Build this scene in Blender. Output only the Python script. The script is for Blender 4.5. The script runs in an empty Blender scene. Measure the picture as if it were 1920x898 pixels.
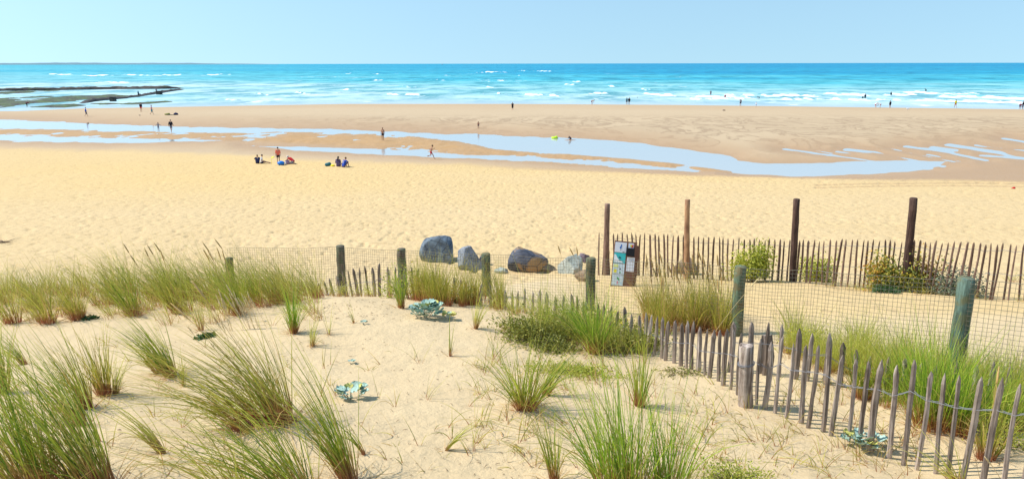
import bpy, bmesh, math, random
import numpy as np
from mathutils import Vector, Matrix
R = math.radians
random.seed(7); rng = np.random.default_rng(11)
scene = bpy.context.scene
col = scene.collection

# ------------------------------------------------------------------ camera
CAM_Z = 9.3; F = 1450.0; PITCH = math.atan((449-119.5)/F); EPS = 0.0017
cp, sp = math.cos(PITCH), math.sin(PITCH)
fwd = np.array([0, cp, -sp]); r0 = np.array([1., 0, 0]); u0 = np.array([0, sp, cp])
rt = r0*math.cos(EPS) - u0*math.sin(EPS); up = u0*math.cos(EPS) + r0*math.sin(EPS)
cam = bpy.data.cameras.new('camera'); camo = bpy.data.objects.new('camera', cam); col.objects.link(camo)
cam.sensor_width = 36; cam.lens = 36*F/1920; cam.clip_start = 0.1; cam.clip_end = 80000
M = Matrix(((rt[0], up[0], -fwd[0], 0), (rt[1], up[1], -fwd[1], 0), (rt[2], up[2], -fwd[2], CAM_Z), (0, 0, 0, 1)))
camo.matrix_world = M
scene.camera = camo

# ------------------------------------------------------------------ light
SUN_EL, SUN_AZ = 50.0, 84.0      # azimuth counted from +Y (sea) towards -X (left)
sd = Vector((-math.sin(R(SUN_AZ))*math.cos(R(SUN_EL)), math.cos(R(SUN_AZ))*math.cos(R(SUN_EL)), math.sin(R(SUN_EL))))
w = bpy.data.worlds.new("World"); scene.world = w; w.use_nodes = True
nt = w.node_tree; nt.nodes.clear()
sky = nt.nodes.new('ShaderNodeTexSky'); sky.sky_type = 'NISHITA'; sky.sun_disc = False
sky.sun_elevation = R(SUN_EL); sky.sun_rotation = R(-SUN_AZ)
sky.air_density = 1.0; sky.dust_density = 0.8; sky.ozone_density = 2.6; sky.altitude = 0
bg = nt.nodes.new('ShaderNodeBackground'); bg.inputs[1].default_value = 0.137
out = nt.nodes.new('ShaderNodeOutputWorld')
tcw = nt.nodes.new('ShaderNodeTexCoord'); mpw = nt.nodes.new('ShaderNodeMapping'); mpw.inputs['Scale'].default_value = (1, 1, .38); mpw.inputs['Location'].default_value = (0, 0, .118)
nt.links.new(tcw.outputs['Generated'], mpw.inputs[0]); nt.links.new(mpw.outputs[0], sky.inputs[0])
tint = nt.nodes.new('ShaderNodeMix'); tint.data_type = 'RGBA'; tint.blend_type = 'MULTIPLY'; tint.inputs[0].default_value = 1; tint.inputs[7].default_value = (.855, .955, .93, 1)
nt.links.new(sky.outputs[0], tint.inputs[6]); nt.links.new(tint.outputs[2], bg.inputs[0]); nt.links.new(bg.outputs[0], out.inputs[0])
sun = bpy.data.lights.new('sun', 'SUN'); sun.energy = 4.2; sun.angle = R(0.5); sun.color = (1, 0.955, 0.88)
suno = bpy.data.objects.new('sun', sun); col.objects.link(suno)
suno.rotation_euler = sd.to_track_quat('Z', 'Y').to_euler(); suno.location = (-30, 10, 60)
scene.view_settings.view_transform = 'Standard'; scene.view_settings.look = 'None'
scene.view_settings.exposure = 0.46; scene.view_settings.gamma = 1
scene.view_settings.use_curve_mapping = False

# ------------------------------------------------------------------ helpers
def tag(o, label=None, cat=None, group=None, kind=None):
    if label: o['label'] = label
    if cat: o['category'] = cat
    if group: o['group'] = group
    if kind: o['kind'] = kind
    return o
def empty(name, loc, label=None, cat=None, group=None, rz=0):
    o = bpy.data.objects.new(name, None); o.empty_display_size = 0.1
    col.objects.link(o); o.location = loc; o.rotation_euler = (0, 0, rz)
    return tag(o, label, cat, group)
def link_mesh(name, me, mat, parent=None, loc=None):
    o = bpy.data.objects.new(name, me); col.objects.link(o)
    if mat is not None:
        for m_ in (mat if isinstance(mat, (list, tuple)) else [mat]): me.materials.append(m_)
    if parent is not None: o.parent = parent
    if loc is not None: o.location = loc
    return o
def np_mesh(name, V, quads=None, tris=None, attrs=None, smooth=True):
    """fast mesh from arrays; attrs {name: (n,4) point colours}"""
    me = bpy.data.meshes.new(name); V = np.asarray(V, np.float32)
    me.vertices.add(len(V)); me.vertices.foreach_set('co', V.ravel())
    fl = []; tot = []
    if quads is not None and len(quads): q = np.asarray(quads, np.int32); fl.append(q.ravel()); tot.append(np.full(len(q), 4, np.int32))
    if tris is not None and len(tris): q = np.asarray(tris, np.int32); fl.append(q.ravel()); tot.append(np.full(len(q), 3, np.int32))
    idx = np.concatenate(fl); tot = np.concatenate(tot)
    me.loops.add(len(idx)); me.loops.foreach_set('vertex_index', idx)
    me.polygons.add(len(tot)); st = np.concatenate([[0], np.cumsum(tot)[:-1]]).astype(np.int32)
    me.polygons.foreach_set('loop_start', st)
    me.polygons.foreach_set('use_smooth', np.full(len(tot), smooth, bool))
    me.update(calc_edges=True)
    for k, a in (attrs or {}).items():
        at = me.color_attributes.new(k, 'FLOAT_COLOR', 'POINT')
        at.data.foreach_set('color', np.asarray(a, np.float32).ravel())
    return me
class MB:
    """collects vertices and faces of ONE part"""
    def __init__(s): s.v = []; s.f = []
    def ring_tube(s, pts, rads, n=8, caps=True, ell=None, rot=0):
        b = len(s.v); pts = [Vector(p) for p in pts]; ex = None
        for i, p in enumerate(pts):
            d = (pts[min(i+1, len(pts)-1)] - pts[max(i-1, 0)])
            d = d.normalized() if d.length > 1e-9 else Vector((0, 0, 1))
            if ex is None:
                ex = d.orthogonal() if abs(d.z) < .9 else Vector((1, 0, 0))
            ex = (ex - d*ex.dot(d)).normalized(); ey = d.cross(ex)
            for k in range(n):
                a = 2*math.pi*k/n + rot; r = rads[i]; e = ell if ell else 1
                s.v.append(p + ex*math.cos(a)*r + ey*math.sin(a)*r*e)
        for i in range(len(pts)-1):
            for k in range(n):
                a, c = b+i*n+k, b+i*n+(k+1) % n
                s.f.append((a, c, c+n, a+n))
        if caps:
            s.f.append(tuple(b+k for k in range(n-1, -1, -1))); e = b+(len(pts)-1)*n
            s.f.append(tuple(e+k for k in range(n)))
    def capsule(s, a, ra, c, rb, n=8):
        a = Vector(a); c = Vector(c); d = (c-a); d = d.normalized() if d.length > 1e-6 else Vector((0, 0, 1))
        s.ring_tube([a-d*ra*.95, a-d*ra*.7, a, c, c+d*rb*.7, c+d*rb*.95], [ra*.25, ra*.72, ra, rb, rb*.72, rb*.25], n)
    def ellipsoid(s, c, rx, ry, rz, n=12, m=8, rotm=None):
        b = len(s.v); c = Vector(c)
        for i in range(1, m):
            th = math.pi*i/m
            for k in range(n):
                a = 2*math.pi*k/n; q = Vector((rx*math.sin(th)*math.cos(a), ry*math.sin(th)*math.sin(a), rz*math.cos(th)))
                if rotm: q = rotm @ q
                s.v.append(c+q)
        for i in range(m-2):
            for k in range(n):
                a, d = b+i*n+k, b+i*n+(k+1) % n; s.f.append((a, a+n, d+n, d))
        s.f.append(tuple(b+k for k in range(n))); e = b+(m-2)*n; s.f.append(tuple(e+k for k in range(n-1, -1, -1)))
    def box(s, c, sx, sy, sz, rotm=None):
        b = len(s.v); c = Vector(c)
        for x in (-1, 1):
            for y in (-1, 1):
                for z in (-1, 1):
                    q = Vector((x*sx/2, y*sy/2, z*sz/2)); s.v.append(c + (rotm @ q if rotm else q))
        for f in ((0, 1, 3, 2), (4, 6, 7, 5), (0, 4, 5, 1), (2, 3, 7, 6), (0, 2, 6, 4), (1, 5, 7, 3)): s.f.append(tuple(b+i for i in f))
    def mesh(s, name, smooth=True):
        me = bpy.data.meshes.new(name); me.from_pydata([tuple(v) for v in s.v], [], s.f); me.update()
        if smooth: me.polygons.foreach_set('use_smooth', [True]*len(me.polygons))
        return me
    def build(s, name, mat, parent=None, loc=None, smooth=True):
        return link_mesh(name, s.mesh(name, smooth), mat, parent, loc)

# value noise
_perm = rng.random((256, 256)).astype(np.float32)
def vnoise(x, y, seed=0):
    x = np.asarray(x, np.float64)+seed*17.31; y = np.asarray(y, np.float64)+seed*9.77
    xi = np.floor(x).astype(np.int64); yi = np.floor(y).astype(np.int64)
    fx = x-xi; fy = y-yi; fx = fx*fx*(3-2*fx); fy = fy*fy*(3-2*fy)
    g = lambda a, b: _perm[a & 255, b & 255]
    return ((g(xi, yi)*(1-fx)+g(xi+1, yi)*fx)*(1-fy)+(g(xi, yi+1)*(1-fx)+g(xi+1, yi+1)*fx)*fy)*2-1
def fbm(x, y, o=4, seed=0):
    t = 0; a = 1; n = 0
    for i in range(o):
        t = t+a*vnoise(x*2**i, y*2**i, seed+i*3); n += a; a *= .5
    return t/n
def sstep(a, b, x):
    t = np.clip((x-a)/(b-a), 0, 1); return t*t*(3-2*t)

# pixel (of the 1920x898 photograph) <-> world
def ray(px, py):
    d = fwd + rt*((px-960)/F) - up*((py-449)/F); return d
def project(X, Y, Z):
    dx, dy, dz = X, Y, Z-CAM_Z
    a = dx*rt[0]+dy*rt[1]+dz*rt[2]; b = dx*up[0]+dy*up[1]+dz*up[2]; c = dx*fwd[0]+dy*fwd[1]+dz*fwd[2]
    return 960+F*a/c, 449-F*b/c
def at_Y(px, py, Y):
    d = ray(px, py); t = Y/d[1]; return np.array([d[0]*t, Y, CAM_Z+d[2]*t])
def at_z(px, py, z):
    d = ray(px, py); t = (z-CAM_Z)/d[2]; return np.array([d[0]*t, d[1]*t, z])

# ------------------------------------------------------------------ terrain
ctrl = [ # px, py, Y on the dune surface
 (960,898,5.3),(500,898,5.0),(0,898,4.5),(1400,898,5.5),(1900,905,5.55),(985,765,6.8),(700,770,6.6),(300,800,6.0),(0,760,6.2),
 (650,650,8.8),(850,660,8.6),(400,690,7.9),(150,700,7.6),(640,566,11.0),(740,572,10.9),(850,582,10.8),(950,602,10.3),(450,585,10.7),(200,600,10.2),
 (0,610,9.9),(100,545,12.6),(300,550,12.4),(480,555,12.2),(1060,640,9.5),(1150,700,8.2),(1250,672,9.0),(1340,715,8.0),(1395,760,7.3),(1560,812,6.7),
 (1750,885,6.0),(1500,712,8.0),(1700,735,7.7),(1900,770,7.2),(1600,575,12.3),(1750,590,11.6),(1900,600,11.0),(1300,575,13.0),(1150,570,13.5),
 (1130,515,17.9),(1300,522,17.4),(1480,527,16.9),(1700,545,15.6),(1900,562,14.4),(1200,730,7.6),(1400,640,9.9),(1800,680,8.6),(1560,650,9.4)]
P = [at_Y(*c) for c in ctrl]
for X, Y, z in [(-4,15,4.7),(-1.5,15,4.75),(1,15,4.9),(-9,16,4.6),(-12,12,5.5),(-9,9,5.8),(-8,5,6.2),(-5,3,6.4),(0,3,6.3),(5,3,6.1),(9,5,5.9),(10,9,5.7),(16,14,4.9),
               (-16,14,5.2),(-20,20,3.9),(20,18,4.3),(13,12,5.2),(0,0,6.4),(-10,0,6.6),(10,0,6.2),
               (-10,20,3.75),(-5,19.5,3.7),(0,19.5,3.65),(5,20.5,3.6),(12,20,3.7)]: P.append(np.array([X,Y,z]))
for X in (-30,-20,-12,-6,0,6,12,20,30):
    P.append(np.array([X, 24., 3.18])); P.append(np.array([X, 29., 2.80]))
P = np.array(P)
def phi(r2): return np.sqrt(r2+0.6)
_A = phi(((P[:, None, :2]-P[None, :, :2])**2).sum(-1)) - 0.0*np.eye(len(P))
_n = len(P); _S = np.zeros((_n+3, _n+3)); _S[:_n, :_n] = _A + 0.02*np.eye(_n)*-1; _S[:_n, _n] = 1; _S[:_n, _n+1:] = P[:, :2]; _S[_n, :_n] = 1; _S[_n+1:, :_n] = P[:, :2].T
_w = np.linalg.solve(_S, np.concatenate([P[:, 2], [0, 0, 0]]))
def dune(X, Y):
    X = np.asarray(X, float); Y = np.asarray(Y, float); o = _w[_n]+_w[_n+1]*X+_w[_n+2]*Y
    for i in range(_n): o = o+_w[i]*phi((X-P[i, 0])**2+(Y-P[i, 1])**2)
    return o
prof_Y = np.array([20,25,31,41,48,54,60,66,72,78,86,95,110,125,150,172,182,200,260])
prof_z = np.array([3.55,3.1,2.7,1.95,1.5,1.07,.66,.47,.45,.44,.40,.38,.46,.50,.40,.16,-.05,-.5,-1.2])
SH = [at_z(px, py, 0) for px, py in ((-300,214),(0,212),(120,207),(350,203),(640,198),(960,198),(1280,200),(1600,204),(1920,208),(2300,214))]
SHX = np.array([s[0] for s in SH]); SHY = np.array([s[1] for s in SH])
def shore_Y(X): return np.interp(X, SHX, SHY)
def pinp(px, py, poly):
    inside = np.zeros(px.shape, bool); n = len(poly); j = n-1
    for i in range(n):
        xi, yi = poly[i]; xj, yj = poly[j]
        c = ((yi > py) != (yj > py)) & (px < (xj-xi)*(py-yi)/((yj-yi)+1e-12)+xi)
        inside ^= c; j = i
    return inside
def pdist(px, py, pts, closed):
    d = np.full(px.shape, 1e9); n = len(pts)
    for i in range(n if closed else n-1):
        x0, y0 = pts[i]; x1, y1 = pts[(i+1) % n]
        dx, dy = (x1-x0)*.25, y1-y0; L = dx*dx+dy*dy+1e-9
        t = np.clip(((px-x0)*.25*dx+(py-y0)*dy)/L, 0, 1)
        d = np.minimum(d, np.hypot((px-x0)*.25-t*dx, (py-y0)-t*dy))
    return d
POOLS = [
 [(-400,214),(0,225),(130,230),(250,236),(400,238),(560,242),(720,246),(850,252),(960,255),(1080,259),(1200,269),(1300,282),(1372,292),(1385,301),(1440,307),(1560,305),(1680,300),(1780,302),
  (1760,312),(1700,322),(1620,328),(1500,331),(1400,326),(1330,317),(1250,305),(1170,297),(1080,291),(1010,288),(930,282),(870,268),(800,260),(700,252),(560,249),(400,251),(250,247),(100,244),(0,241),(-400,236)],
 [(-400,252),(0,254),(150,257),(330,260),(470,263),(380,267),(200,268),(0,265),(-400,264)],
 [(455,273),(620,276),(760,281),(870,289),(1000,294),(1120,302),(1240,312),(1330,320),(1300,323),(1150,313),(1000,304),(860,297),(700,290),(540,281)]]
RIV = [([(1475,280),(1530,288),(1600,297),(1680,309),(1740,316)],1.5),([(1590,282),(1640,285),(1700,298),(1770,312)],1.8),([(1670,279),(1720,290),(1790,304)],1.6),
 ([(1697,276),(1760,283),(1850,301)],1.6),([(1780,272),(1870,286),(1900,294),(1960,302)],2.0),([(1830,273),(1940,285)],1.3),([(1885,261),(1930,268)],1.4),([(1740,290),(1800,303)],1.6),
 ([(1750,276),(1790,282)],1.2),([(1530,283),(1560,288)],.9),([(1570,285),(1595,288)],.8),([(1840,292),(1940,298)],2.0),([(820,262),(900,268)],1.5),([(360,262),(440,256),(520,256)],1.2)]
MUD = [(-400,240),(0,240),(300,246),(600,246),(860,256),(960,280),(1100,290),(1280,308),(1400,322),(1350,326),(1100,312),(900,300),(700,280),(450,268),(-400,266)]
def pool_sd(px, py):
    s = np.full(px.shape, 1e9)
    for poly in POOLS:
        d = pdist(px, py, poly, True); d = np.where(pinp(px, py, poly), -d, d); s = np.minimum(s, d)
    for pts, wd in RIV: s = np.minimum(s, pdist(px, py, pts, False)-wd)
    return s
LV = 0.25
DRYX = [-400,0,300,500,650,900,1100,1350,1600,1920,2300]; DRYY = [278,284,293,303,312,320,330,343,356,367,378]
def masks(X, Y):
    """far part of the beach: z, wetness, mud"""
    px, py = project(X, Y, np.full_like(X, LV))
    s = pool_sd(px, py)
    nz = fbm(X*.22, Y*.10, 4, 3); nf = fbm(X*.8, Y*.35, 3, 9)
    mud = pinp(px, py, MUD) & (s > -1)
    mudf = np.where(mud, np.clip(pdist(px, py, MUD, True)/4, 0, 1), 0.)
    rip = np.where(px > 1400, 1, 0)
    s2 = s + 1.1*nz*4*.6 + nf*1.3*(1+1.5*mudf)
    prof = np.interp(Y*(178/shore_Y(X))**sstep(100, 150, Y), prof_Y, prof_z)
    k = sstep(0, 20, s2)
    z = LV + np.clip(s2, -6, 8)*.014 + (prof-LV)*k
    zm = LV + np.clip(s2, -6, 3)*.012 + fbm(X*.30, Y*.22, 5, 21)*.13 + fbm(X*1.3, Y*.8, 3, 25)*.06 + .026
    z = z*(1-mudf) + zm*mudf
    wet = np.clip(1-(s2-1)/24, 0, 1)**1.3*.95
    dl = np.interp(px, DRYX, DRYY); wet = np.maximum(wet, .95*sstep(600, 1400, px)*sstep(298, 306, py)*(1-sstep(-6, 6, py-dl+nz*5))); g = sstep(-10, 2.5, py-dl+nz*5+nf*2.5)     # 1 = dry
    return z, wet, mudf, g, s2, px, py, prof
def terrain(X, Y, full=False):
    X = np.asarray(X, float); Y = np.asarray(Y, float)
    zn = dune(X, np.minimum(Y, 30.)); pf = np.interp(Y, prof_Y, prof_z)
    k = sstep(22, 27, Y)
    z = zn*(1-k)+pf*k
    far = Y > 40
    wet = np.zeros_like(z); mud = np.zeros_like(z); dry = np.ones_like(z); s2 = np.full_like(z, 99.)
    if far.any():
        zz, ww, mm, gg, ss, px, py, pr = masks(X[far], Y[far])
        b = sstep(50, 56, Y[far]); bw = sstep(42, 47, Y[far])
        z[far] = z[far]*(1-b)+zz*b; wet[far] = ww*bw; mud[far] = mm*b; dry[far] = 1-(1-gg)*bw ; s2[far] = ss
    # relief: dune humps, trampled sand
    near = 1-sstep(15, 20, Y)
    z = z + near*(fbm(X*.9, Y*.9, 3, 5)*.045 + fbm(X*3.1, Y*3.1, 3, 8)*.016)
    mid = sstep(16, 22, Y)*(1-sstep(60, 80, Y))*dry
    pits = fbm(X*3.8, Y*2.6, 3, 14)
    z = z + mid*(fbm(X*.35, Y*.3, 3, 12)*.035 - np.clip(pits-.12, 0, 1)*.12 + fbm(X*5., Y*4, 2, 15)*.015)
    for mx, my, mr, mh in MOUNDS: z = z + mh*np.exp(-((X-mx)**2+(Y-my)**2)/(2*mr*mr))
    if full: return z, wet, mud, dry, s2
    return z
MOUNDS = []
for px, py, Y, mr, mh in ((530,800,6.15,.32,.14),(330,705,7.7,.18,.05),(640,568,10.9,.5,.06),(985,765,6.8,.2,.04),(1180,900,5.5,.3,.05),(1760,805,6.9,.3,.06),(440,590,10.5,.4,.08)):
    q = at_Y(px, py, Y); MOUNDS.append((q[0], q[1], mr, mh))
def ground(px, py, ymin=3.5):
    d = ray(px, py); Ys = np.exp(np.linspace(math.log(ymin), math.log(230), 1500)); t = Ys/d[1]
    X = d[0]*t; Z = CAM_Z+d[2]*t; h = terrain(X, Ys)
    i = np.argmax(Z <= h)
    if not (Z <= h).any(): i = len(Ys)-1
    return Vector((X[i], Ys[i], h[i]))
def tz(x, y): return float(terrain(np.array([x]), np.array([y]))[0])

# ------------------------------------------------------------------ materials
def new_mat(name):
    m = bpy.data.materials.new(name); m.use_nodes = True; n = m.node_tree; b = n.nodes['Principled BSDF']
    return m, n, b
def N(n, t, **kw):
    x = n.nodes.new(t)
    for k, v in kw.items():
        if k in x.inputs: x.inputs[k].default_value = v
        else: setattr(x, k, v)
    return x
def L(n, a, b): n.links.new(a, b)
def mixc(n, fac, a, b, mode='MIX'):
    x = n.nodes.new('ShaderNodeMix'); x.data_type = 'RGBA'; x.blend_type = mode
    for s, v in ((0, fac), (6, a), (7, b)):
        if hasattr(v, 'links') or hasattr(v, 'is_linked'): n.links.new(v, x.inputs[s])
        elif s == 0: x.inputs[0].default_value = v
        else: x.inputs[s].default_value = (*v, 1) if len(v) == 3 else v
    return x.outputs[2]
def ramp(n, fac, stops):
    x = n.nodes.new('ShaderNodeValToRGB'); cr = x.color_ramp
    while len(cr.elements) < len(stops): cr.elements.new(.5)
    for e, (p, c) in zip(cr.elements, stops): e.position = p; e.color = (*c, 1) if len(c) == 3 else c
    n.links.new(fac, x.inputs[0]); return x.outputs[0]
def mapping(n, sc=(1, 1, 1), kind='Object', rot=(0, 0, 0)):
    tc = n.nodes.new('ShaderNodeTexCoord'); mp = n.nodes.new('ShaderNodeMapping')
    mp.inputs['Scale'].default_value = sc; mp.inputs['Rotation'].default_value = rot
    n.links.new(tc.outputs[kind], mp.inputs[0]); return mp.outputs[0]
def noise(n, vec, scale, detail=4, rough=.55, dist=0):
    x = N(n, 'ShaderNodeTexNoise'); x.inputs['Scale'].default_value = scale; x.inputs['Detail'].default_value = detail
    x.inputs['Roughness'].default_value = rough; x.inputs['Distortion'].default_value = dist
    n.links.new(vec, x.inputs['Vector']); return x.outputs[0]
def bump(n, b, h, st, dist):
    x = n.nodes.new('ShaderNodeBump'); x.inputs['Strength'].default_value = st; x.inputs['Distance'].default_value = dist
    n.links.new(h, x.inputs['Height']); n.links.new(x.outputs[0], b.inputs['Normal']); return x
def mathn(n, op, a, b=None, c=None):
    x = n.nodes.new('ShaderNodeMath'); x.operation = op
    for i, v in enumerate((a, b, c)):
        if v is None: continue
        if isinstance(v, (int, float)): x.inputs[i].default_value = v
        else: n.links.new(v, x.inputs[i])
    return x.outputs[0]
MAT = {}
def flat(name, c, rough=.7, var=.15, sc=12, spec=.3):
    if name in MAT: return MAT[name]
    m, n, b = new_mat(name); v = mapping(n)
    f = noise(n, v, sc, 3)
    L(n, mixc(n, f, [x*(1-var) for x in c], [min(1, x*(1+var)) for x in c]), b.inputs['Base Color'])
    b.inputs['Roughness'].default_value = rough; b.inputs['Specular IOR Level'].default_value = spec
    MAT[name] = m; return m
def sand_mat():
    m, n, b = new_mat('sand'); at = N(n, 'ShaderNodeAttribute', attribute_name='mask'); sp_ = N(n, 'ShaderNodeSeparateColor'); L(n, at.outputs['Color'], sp_.inputs[0])
    a2 = N(n, 'ShaderNodeAttribute', attribute_name='mask2'); s2_ = N(n, 'ShaderNodeSeparateColor'); L(n, a2.outputs['Color'], s2_.inputs[0])
    wet, mud, dry = sp_.outputs[0], sp_.outputs[1], sp_.outputs[2]; beach, spk = s2_.outputs[0], s2_.outputs[1]
    v = mapping(n); geo = v
    n1 = noise(n, v, 1.3, 5); n2 = noise(n, v, 90, 3, .7); n3 = noise(n, v, 9, 6, .65)
    dunec = mixc(n, n1, (.57, .425, .245), (.65, .50, .295))
    dunec = mixc(n, mathn(n, 'MULTIPLY', n2, .25), dunec, (.42, .31, .18))
    beachc = mixc(n, noise(n, mapping(n, (.12, .2, 1)), 1, 4), (.55, .395, .195), (.595, .435, .235))
    beachc = mixc(n, spk, beachc, (.60, .415, .175))
    # trampled dry beach: shade of footprint dimples painted in as dark specks
    vs = mapping(n, (1, .75, 1)); sn = noise(n, vs, 4.2, 5, .62); sn2 = ramp(n, sn, [(.0, (1, 1, 1)), (.36, (1, 1, 1)), (.44, (0, 0, 0))])
    beachc = mixc(n, mathn(n, 'MULTIPLY', sn2, .55), beachc, (.40, .27, .13))
    wl = noise(n, mapping(n, (.6, .5, 1)), 1, 4, .6)
    c = mixc(n, beach, dunec, beachc)
    # damp flat sandbar with curling drainage marks
    vb = mapping(n, (.10, .055, 1), rot=(0, 0, R(-22))); g1 = noise(n, vb, 1.6, 5, .6, 1.4)
    gr = ramp(n, g1, [(.0, (0, 0, 0)), (.44, (0, 0, 0)), (.50, (1, 1, 1)), (.54, (.25, .25, .25)), (1, (0, 0, 0))])
    barc = mixc(n, n1, (.455, .335, .205), (.505, .38, .24))
    barc = mixc(n, mathn(n, 'MULTIPLY', mathn(n, 'MULTIPLY', gr, s2_.outputs[2]), .85), barc, (.31, .215, .13))
    c = mixc(n, dry, barc, c)
    c = mixc(n, wet, c, (.40, .25, .13)); c = mixc(n, mathn(n, 'MULTIPLY', mud, mathn(n, 'ADD', .35, mathn(n, 'MULTIPLY', wl, .9))), c, (.42, .245, .10))
    L(n, c, b.inputs['Base Color'])
    ro = N(n, 'ShaderNodeMapRange'); L(n, wet, ro.inputs[0]); ro.inputs[3].default_value = .95; ro.inputs[4].default_value = .5; L(n, ro.outputs[0], b.inputs['Roughness'])
    b.inputs['Specular IOR Level'].default_value = .2
    # relief: wind ripples near, footprints on the beach
    wv = N(n, 'ShaderNodeTexWave'); wv.inputs['Scale'].default_value = 3.2; wv.inputs['Distortion'].default_value = 9; wv.inputs['Detail'].default_value = 3; wv.inputs['Detail Scale'].default_value = 1.3
    L(n, mapping(n, (1, 1, 1), rot=(0, 0, R(62))), wv.inputs['Vector'])
    h = mathn(n, 'ADD', mathn(n, 'MULTIPLY', wv.outputs['Fac'], .03), mathn(n, 'ADD', mathn(n, 'MULTIPLY', n3, .7), mathn(n, 'MULTIPLY', n2, .12)))
    h = mathn(n, 'MULTIPLY', h, mathn(n, 'SUBTRACT', 1, beach)); hb = mathn(n, 'MULTIPLY', mathn(n, 'MULTIPLY', noise(n, vs, 5.0, 5, .6), beach), 1.2)
    h = mathn(n, 'ADD', h, hb)
    bump(n, b, h, .8, .055)
    return m
def grass_mat(name, green1, green2, base, dry):
    m, n, b = new_mat(name); at = N(n, 'ShaderNodeAttribute', attribute_name='blade'); s = N(n, 'ShaderNodeSeparateColor'); L(n, at.outputs['Color'], s.inputs[0])
    rnd, t, dr = s.outputs
    g = mixc(n, rnd, green1, green2)
    tip = [x*.8+y*.35 for x, y in zip(green2, dry)]
    g = mixc(n, ramp(n, t, [(0, (0, 0, 0)), (.72, (0, 0, 0)), (1, (1, 1, 1))]), g, tip)
    g = mixc(n, dr, g, dry)
    g = mixc(n, ramp(n, t, [(0, (1, 1, 1)), (.12, (.95, .95, .95)), (.30, (0, 0, 0))]), g, base)
    L(n, g, b.inputs['Base Color']); b.inputs['Roughness'].default_value = .5; b.inputs['Specular IOR Level'].default_value = .35
    tr = N(n, 'ShaderNodeBsdfTranslucent'); L(n, g, tr.inputs[0]); mx = N(n, 'ShaderNodeMixShader'); mx.inputs[0].default_value = .45
    L(n, b.outputs[0], mx.inputs[1]); L(n, tr.outputs[0], mx.inputs[2]); L(n, mx.outputs[0], n.nodes['Material Output'].inputs[0])
    return m
G = {'green': grass_mat('marram_green', (.085,.17,.010), (.54,.56,.06), (.46,.20,.09), (.62,.42,.14)),
     'olive': grass_mat('marram_olive', (.17,.20,.015), (.60,.54,.09), (.42,.16,.08), (.60,.38,.13)),
     'yellow': grass_mat('marram_yellow', (.36,.40,.04), (.66,.62,.12), (.42,.22,.09), (.52,.40,.17)),
     'fresh': grass_mat('marram_fresh', (.07,.21,.012), (.48,.60,.05), (.48,.21,.08), (.45,.34,.10))}
def leaf_mat(name, stops, trans=.3, rough=.55):
    m, n, b = new_mat(name); at = N(n, 'ShaderNodeAttribute', attribute_name='blade'); s = N(n, 'ShaderNodeSeparateColor'); L(n, at.outputs['Color'], s.inputs[0])
    c = ramp(n, s.outputs[0], stops); L(n, c, b.inputs['Base Color']); b.inputs['Roughness'].default_value = rough
    tr = N(n, 'ShaderNodeBsdfTranslucent'); L(n, c, tr.inputs[0]); mx = N(n, 'ShaderNodeMixShader'); mx.inputs[0].default_value = trans
    L(n, b.outputs[0], mx.inputs[1]); L(n, tr.outputs[0], mx.inputs[2]); L(n, mx.outputs[0], n.nodes['Material Output'].inputs[0])
    return m
def wood_mat(name, light, dark, moss=None, sc=1):
    m, n, b = new_mat(name); v = mapping(n, (38*sc, 38*sc, 2.2*sc)); f = noise(n, v, 1, 6, .65, .6)
    f2 = noise(n, mapping(n), 5, 4); c = ramp(n, f, [(.34, dark), (.47, [(a+d)/2 for a, d in zip(light, dark)]), (.58, light), (.72, [min(1, x*1.25) for x in light])])
    c = mixc(n, ramp(n, f2, [(.45, (0, 0, 0)), (.7, (.55, .55, .55))]), c, [x*.55 for x in dark])
    oi = N(n, 'ShaderNodeObjectInfo'); c = mixc(n, 1.0, c, ramp(n, oi.outputs['Random'], [(0, (.62, .58, .56)), (.5, (1, .97, .96)), (1, (1.35, 1.33, 1.36))]), 'MULTIPLY')
    if moss: c = mixc(n, ramp(n, noise(n, mapping(n), 9, 5), [(.42, (0, 0, 0)), (.6, (1, 1, 1))]), c, moss)
    L(n, c, b.inputs['Base Color']); b.inputs['Roughness'].default_value = .85; b.inputs['Specular IOR Level'].default_value = .2
    bump(n, b, f, .9, .012); return m
W_near = wood_mat('weathered_wood', (.51, .43, .36), (.10, .068, .05), sc=.6)
W_far = wood_mat('brown_wood', (.30, .195, .145), (.10, .060, .045))
W_dark = wood_mat('dark_wood', (.18, .11, .085), (.05, .03, .025))
W_post = wood_mat('green_treated_wood', (.13, .185, .12), (.05, .06, .035), (.17, .14, .07))
W_teal = wood_mat('teal_treated_wood', (.14, .21, .165), (.05, .075, .055), (.15, .15, .08))
W_grey = wood_mat('dark_grey_wood', (.17, .14, .10), (.05, .035, .03), (.10, .12, .07))
W_tan = wood_mat('tan_wood', (.42, .25, .13), (.20, .10, .06))
WIRE = flat('galvanised_wire', (.20, .205, .23), .5, .2, 30, .5)
MESHW = flat('green_wire_mesh', (.17, .15, .10), .6, .2, 30, .4)

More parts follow.
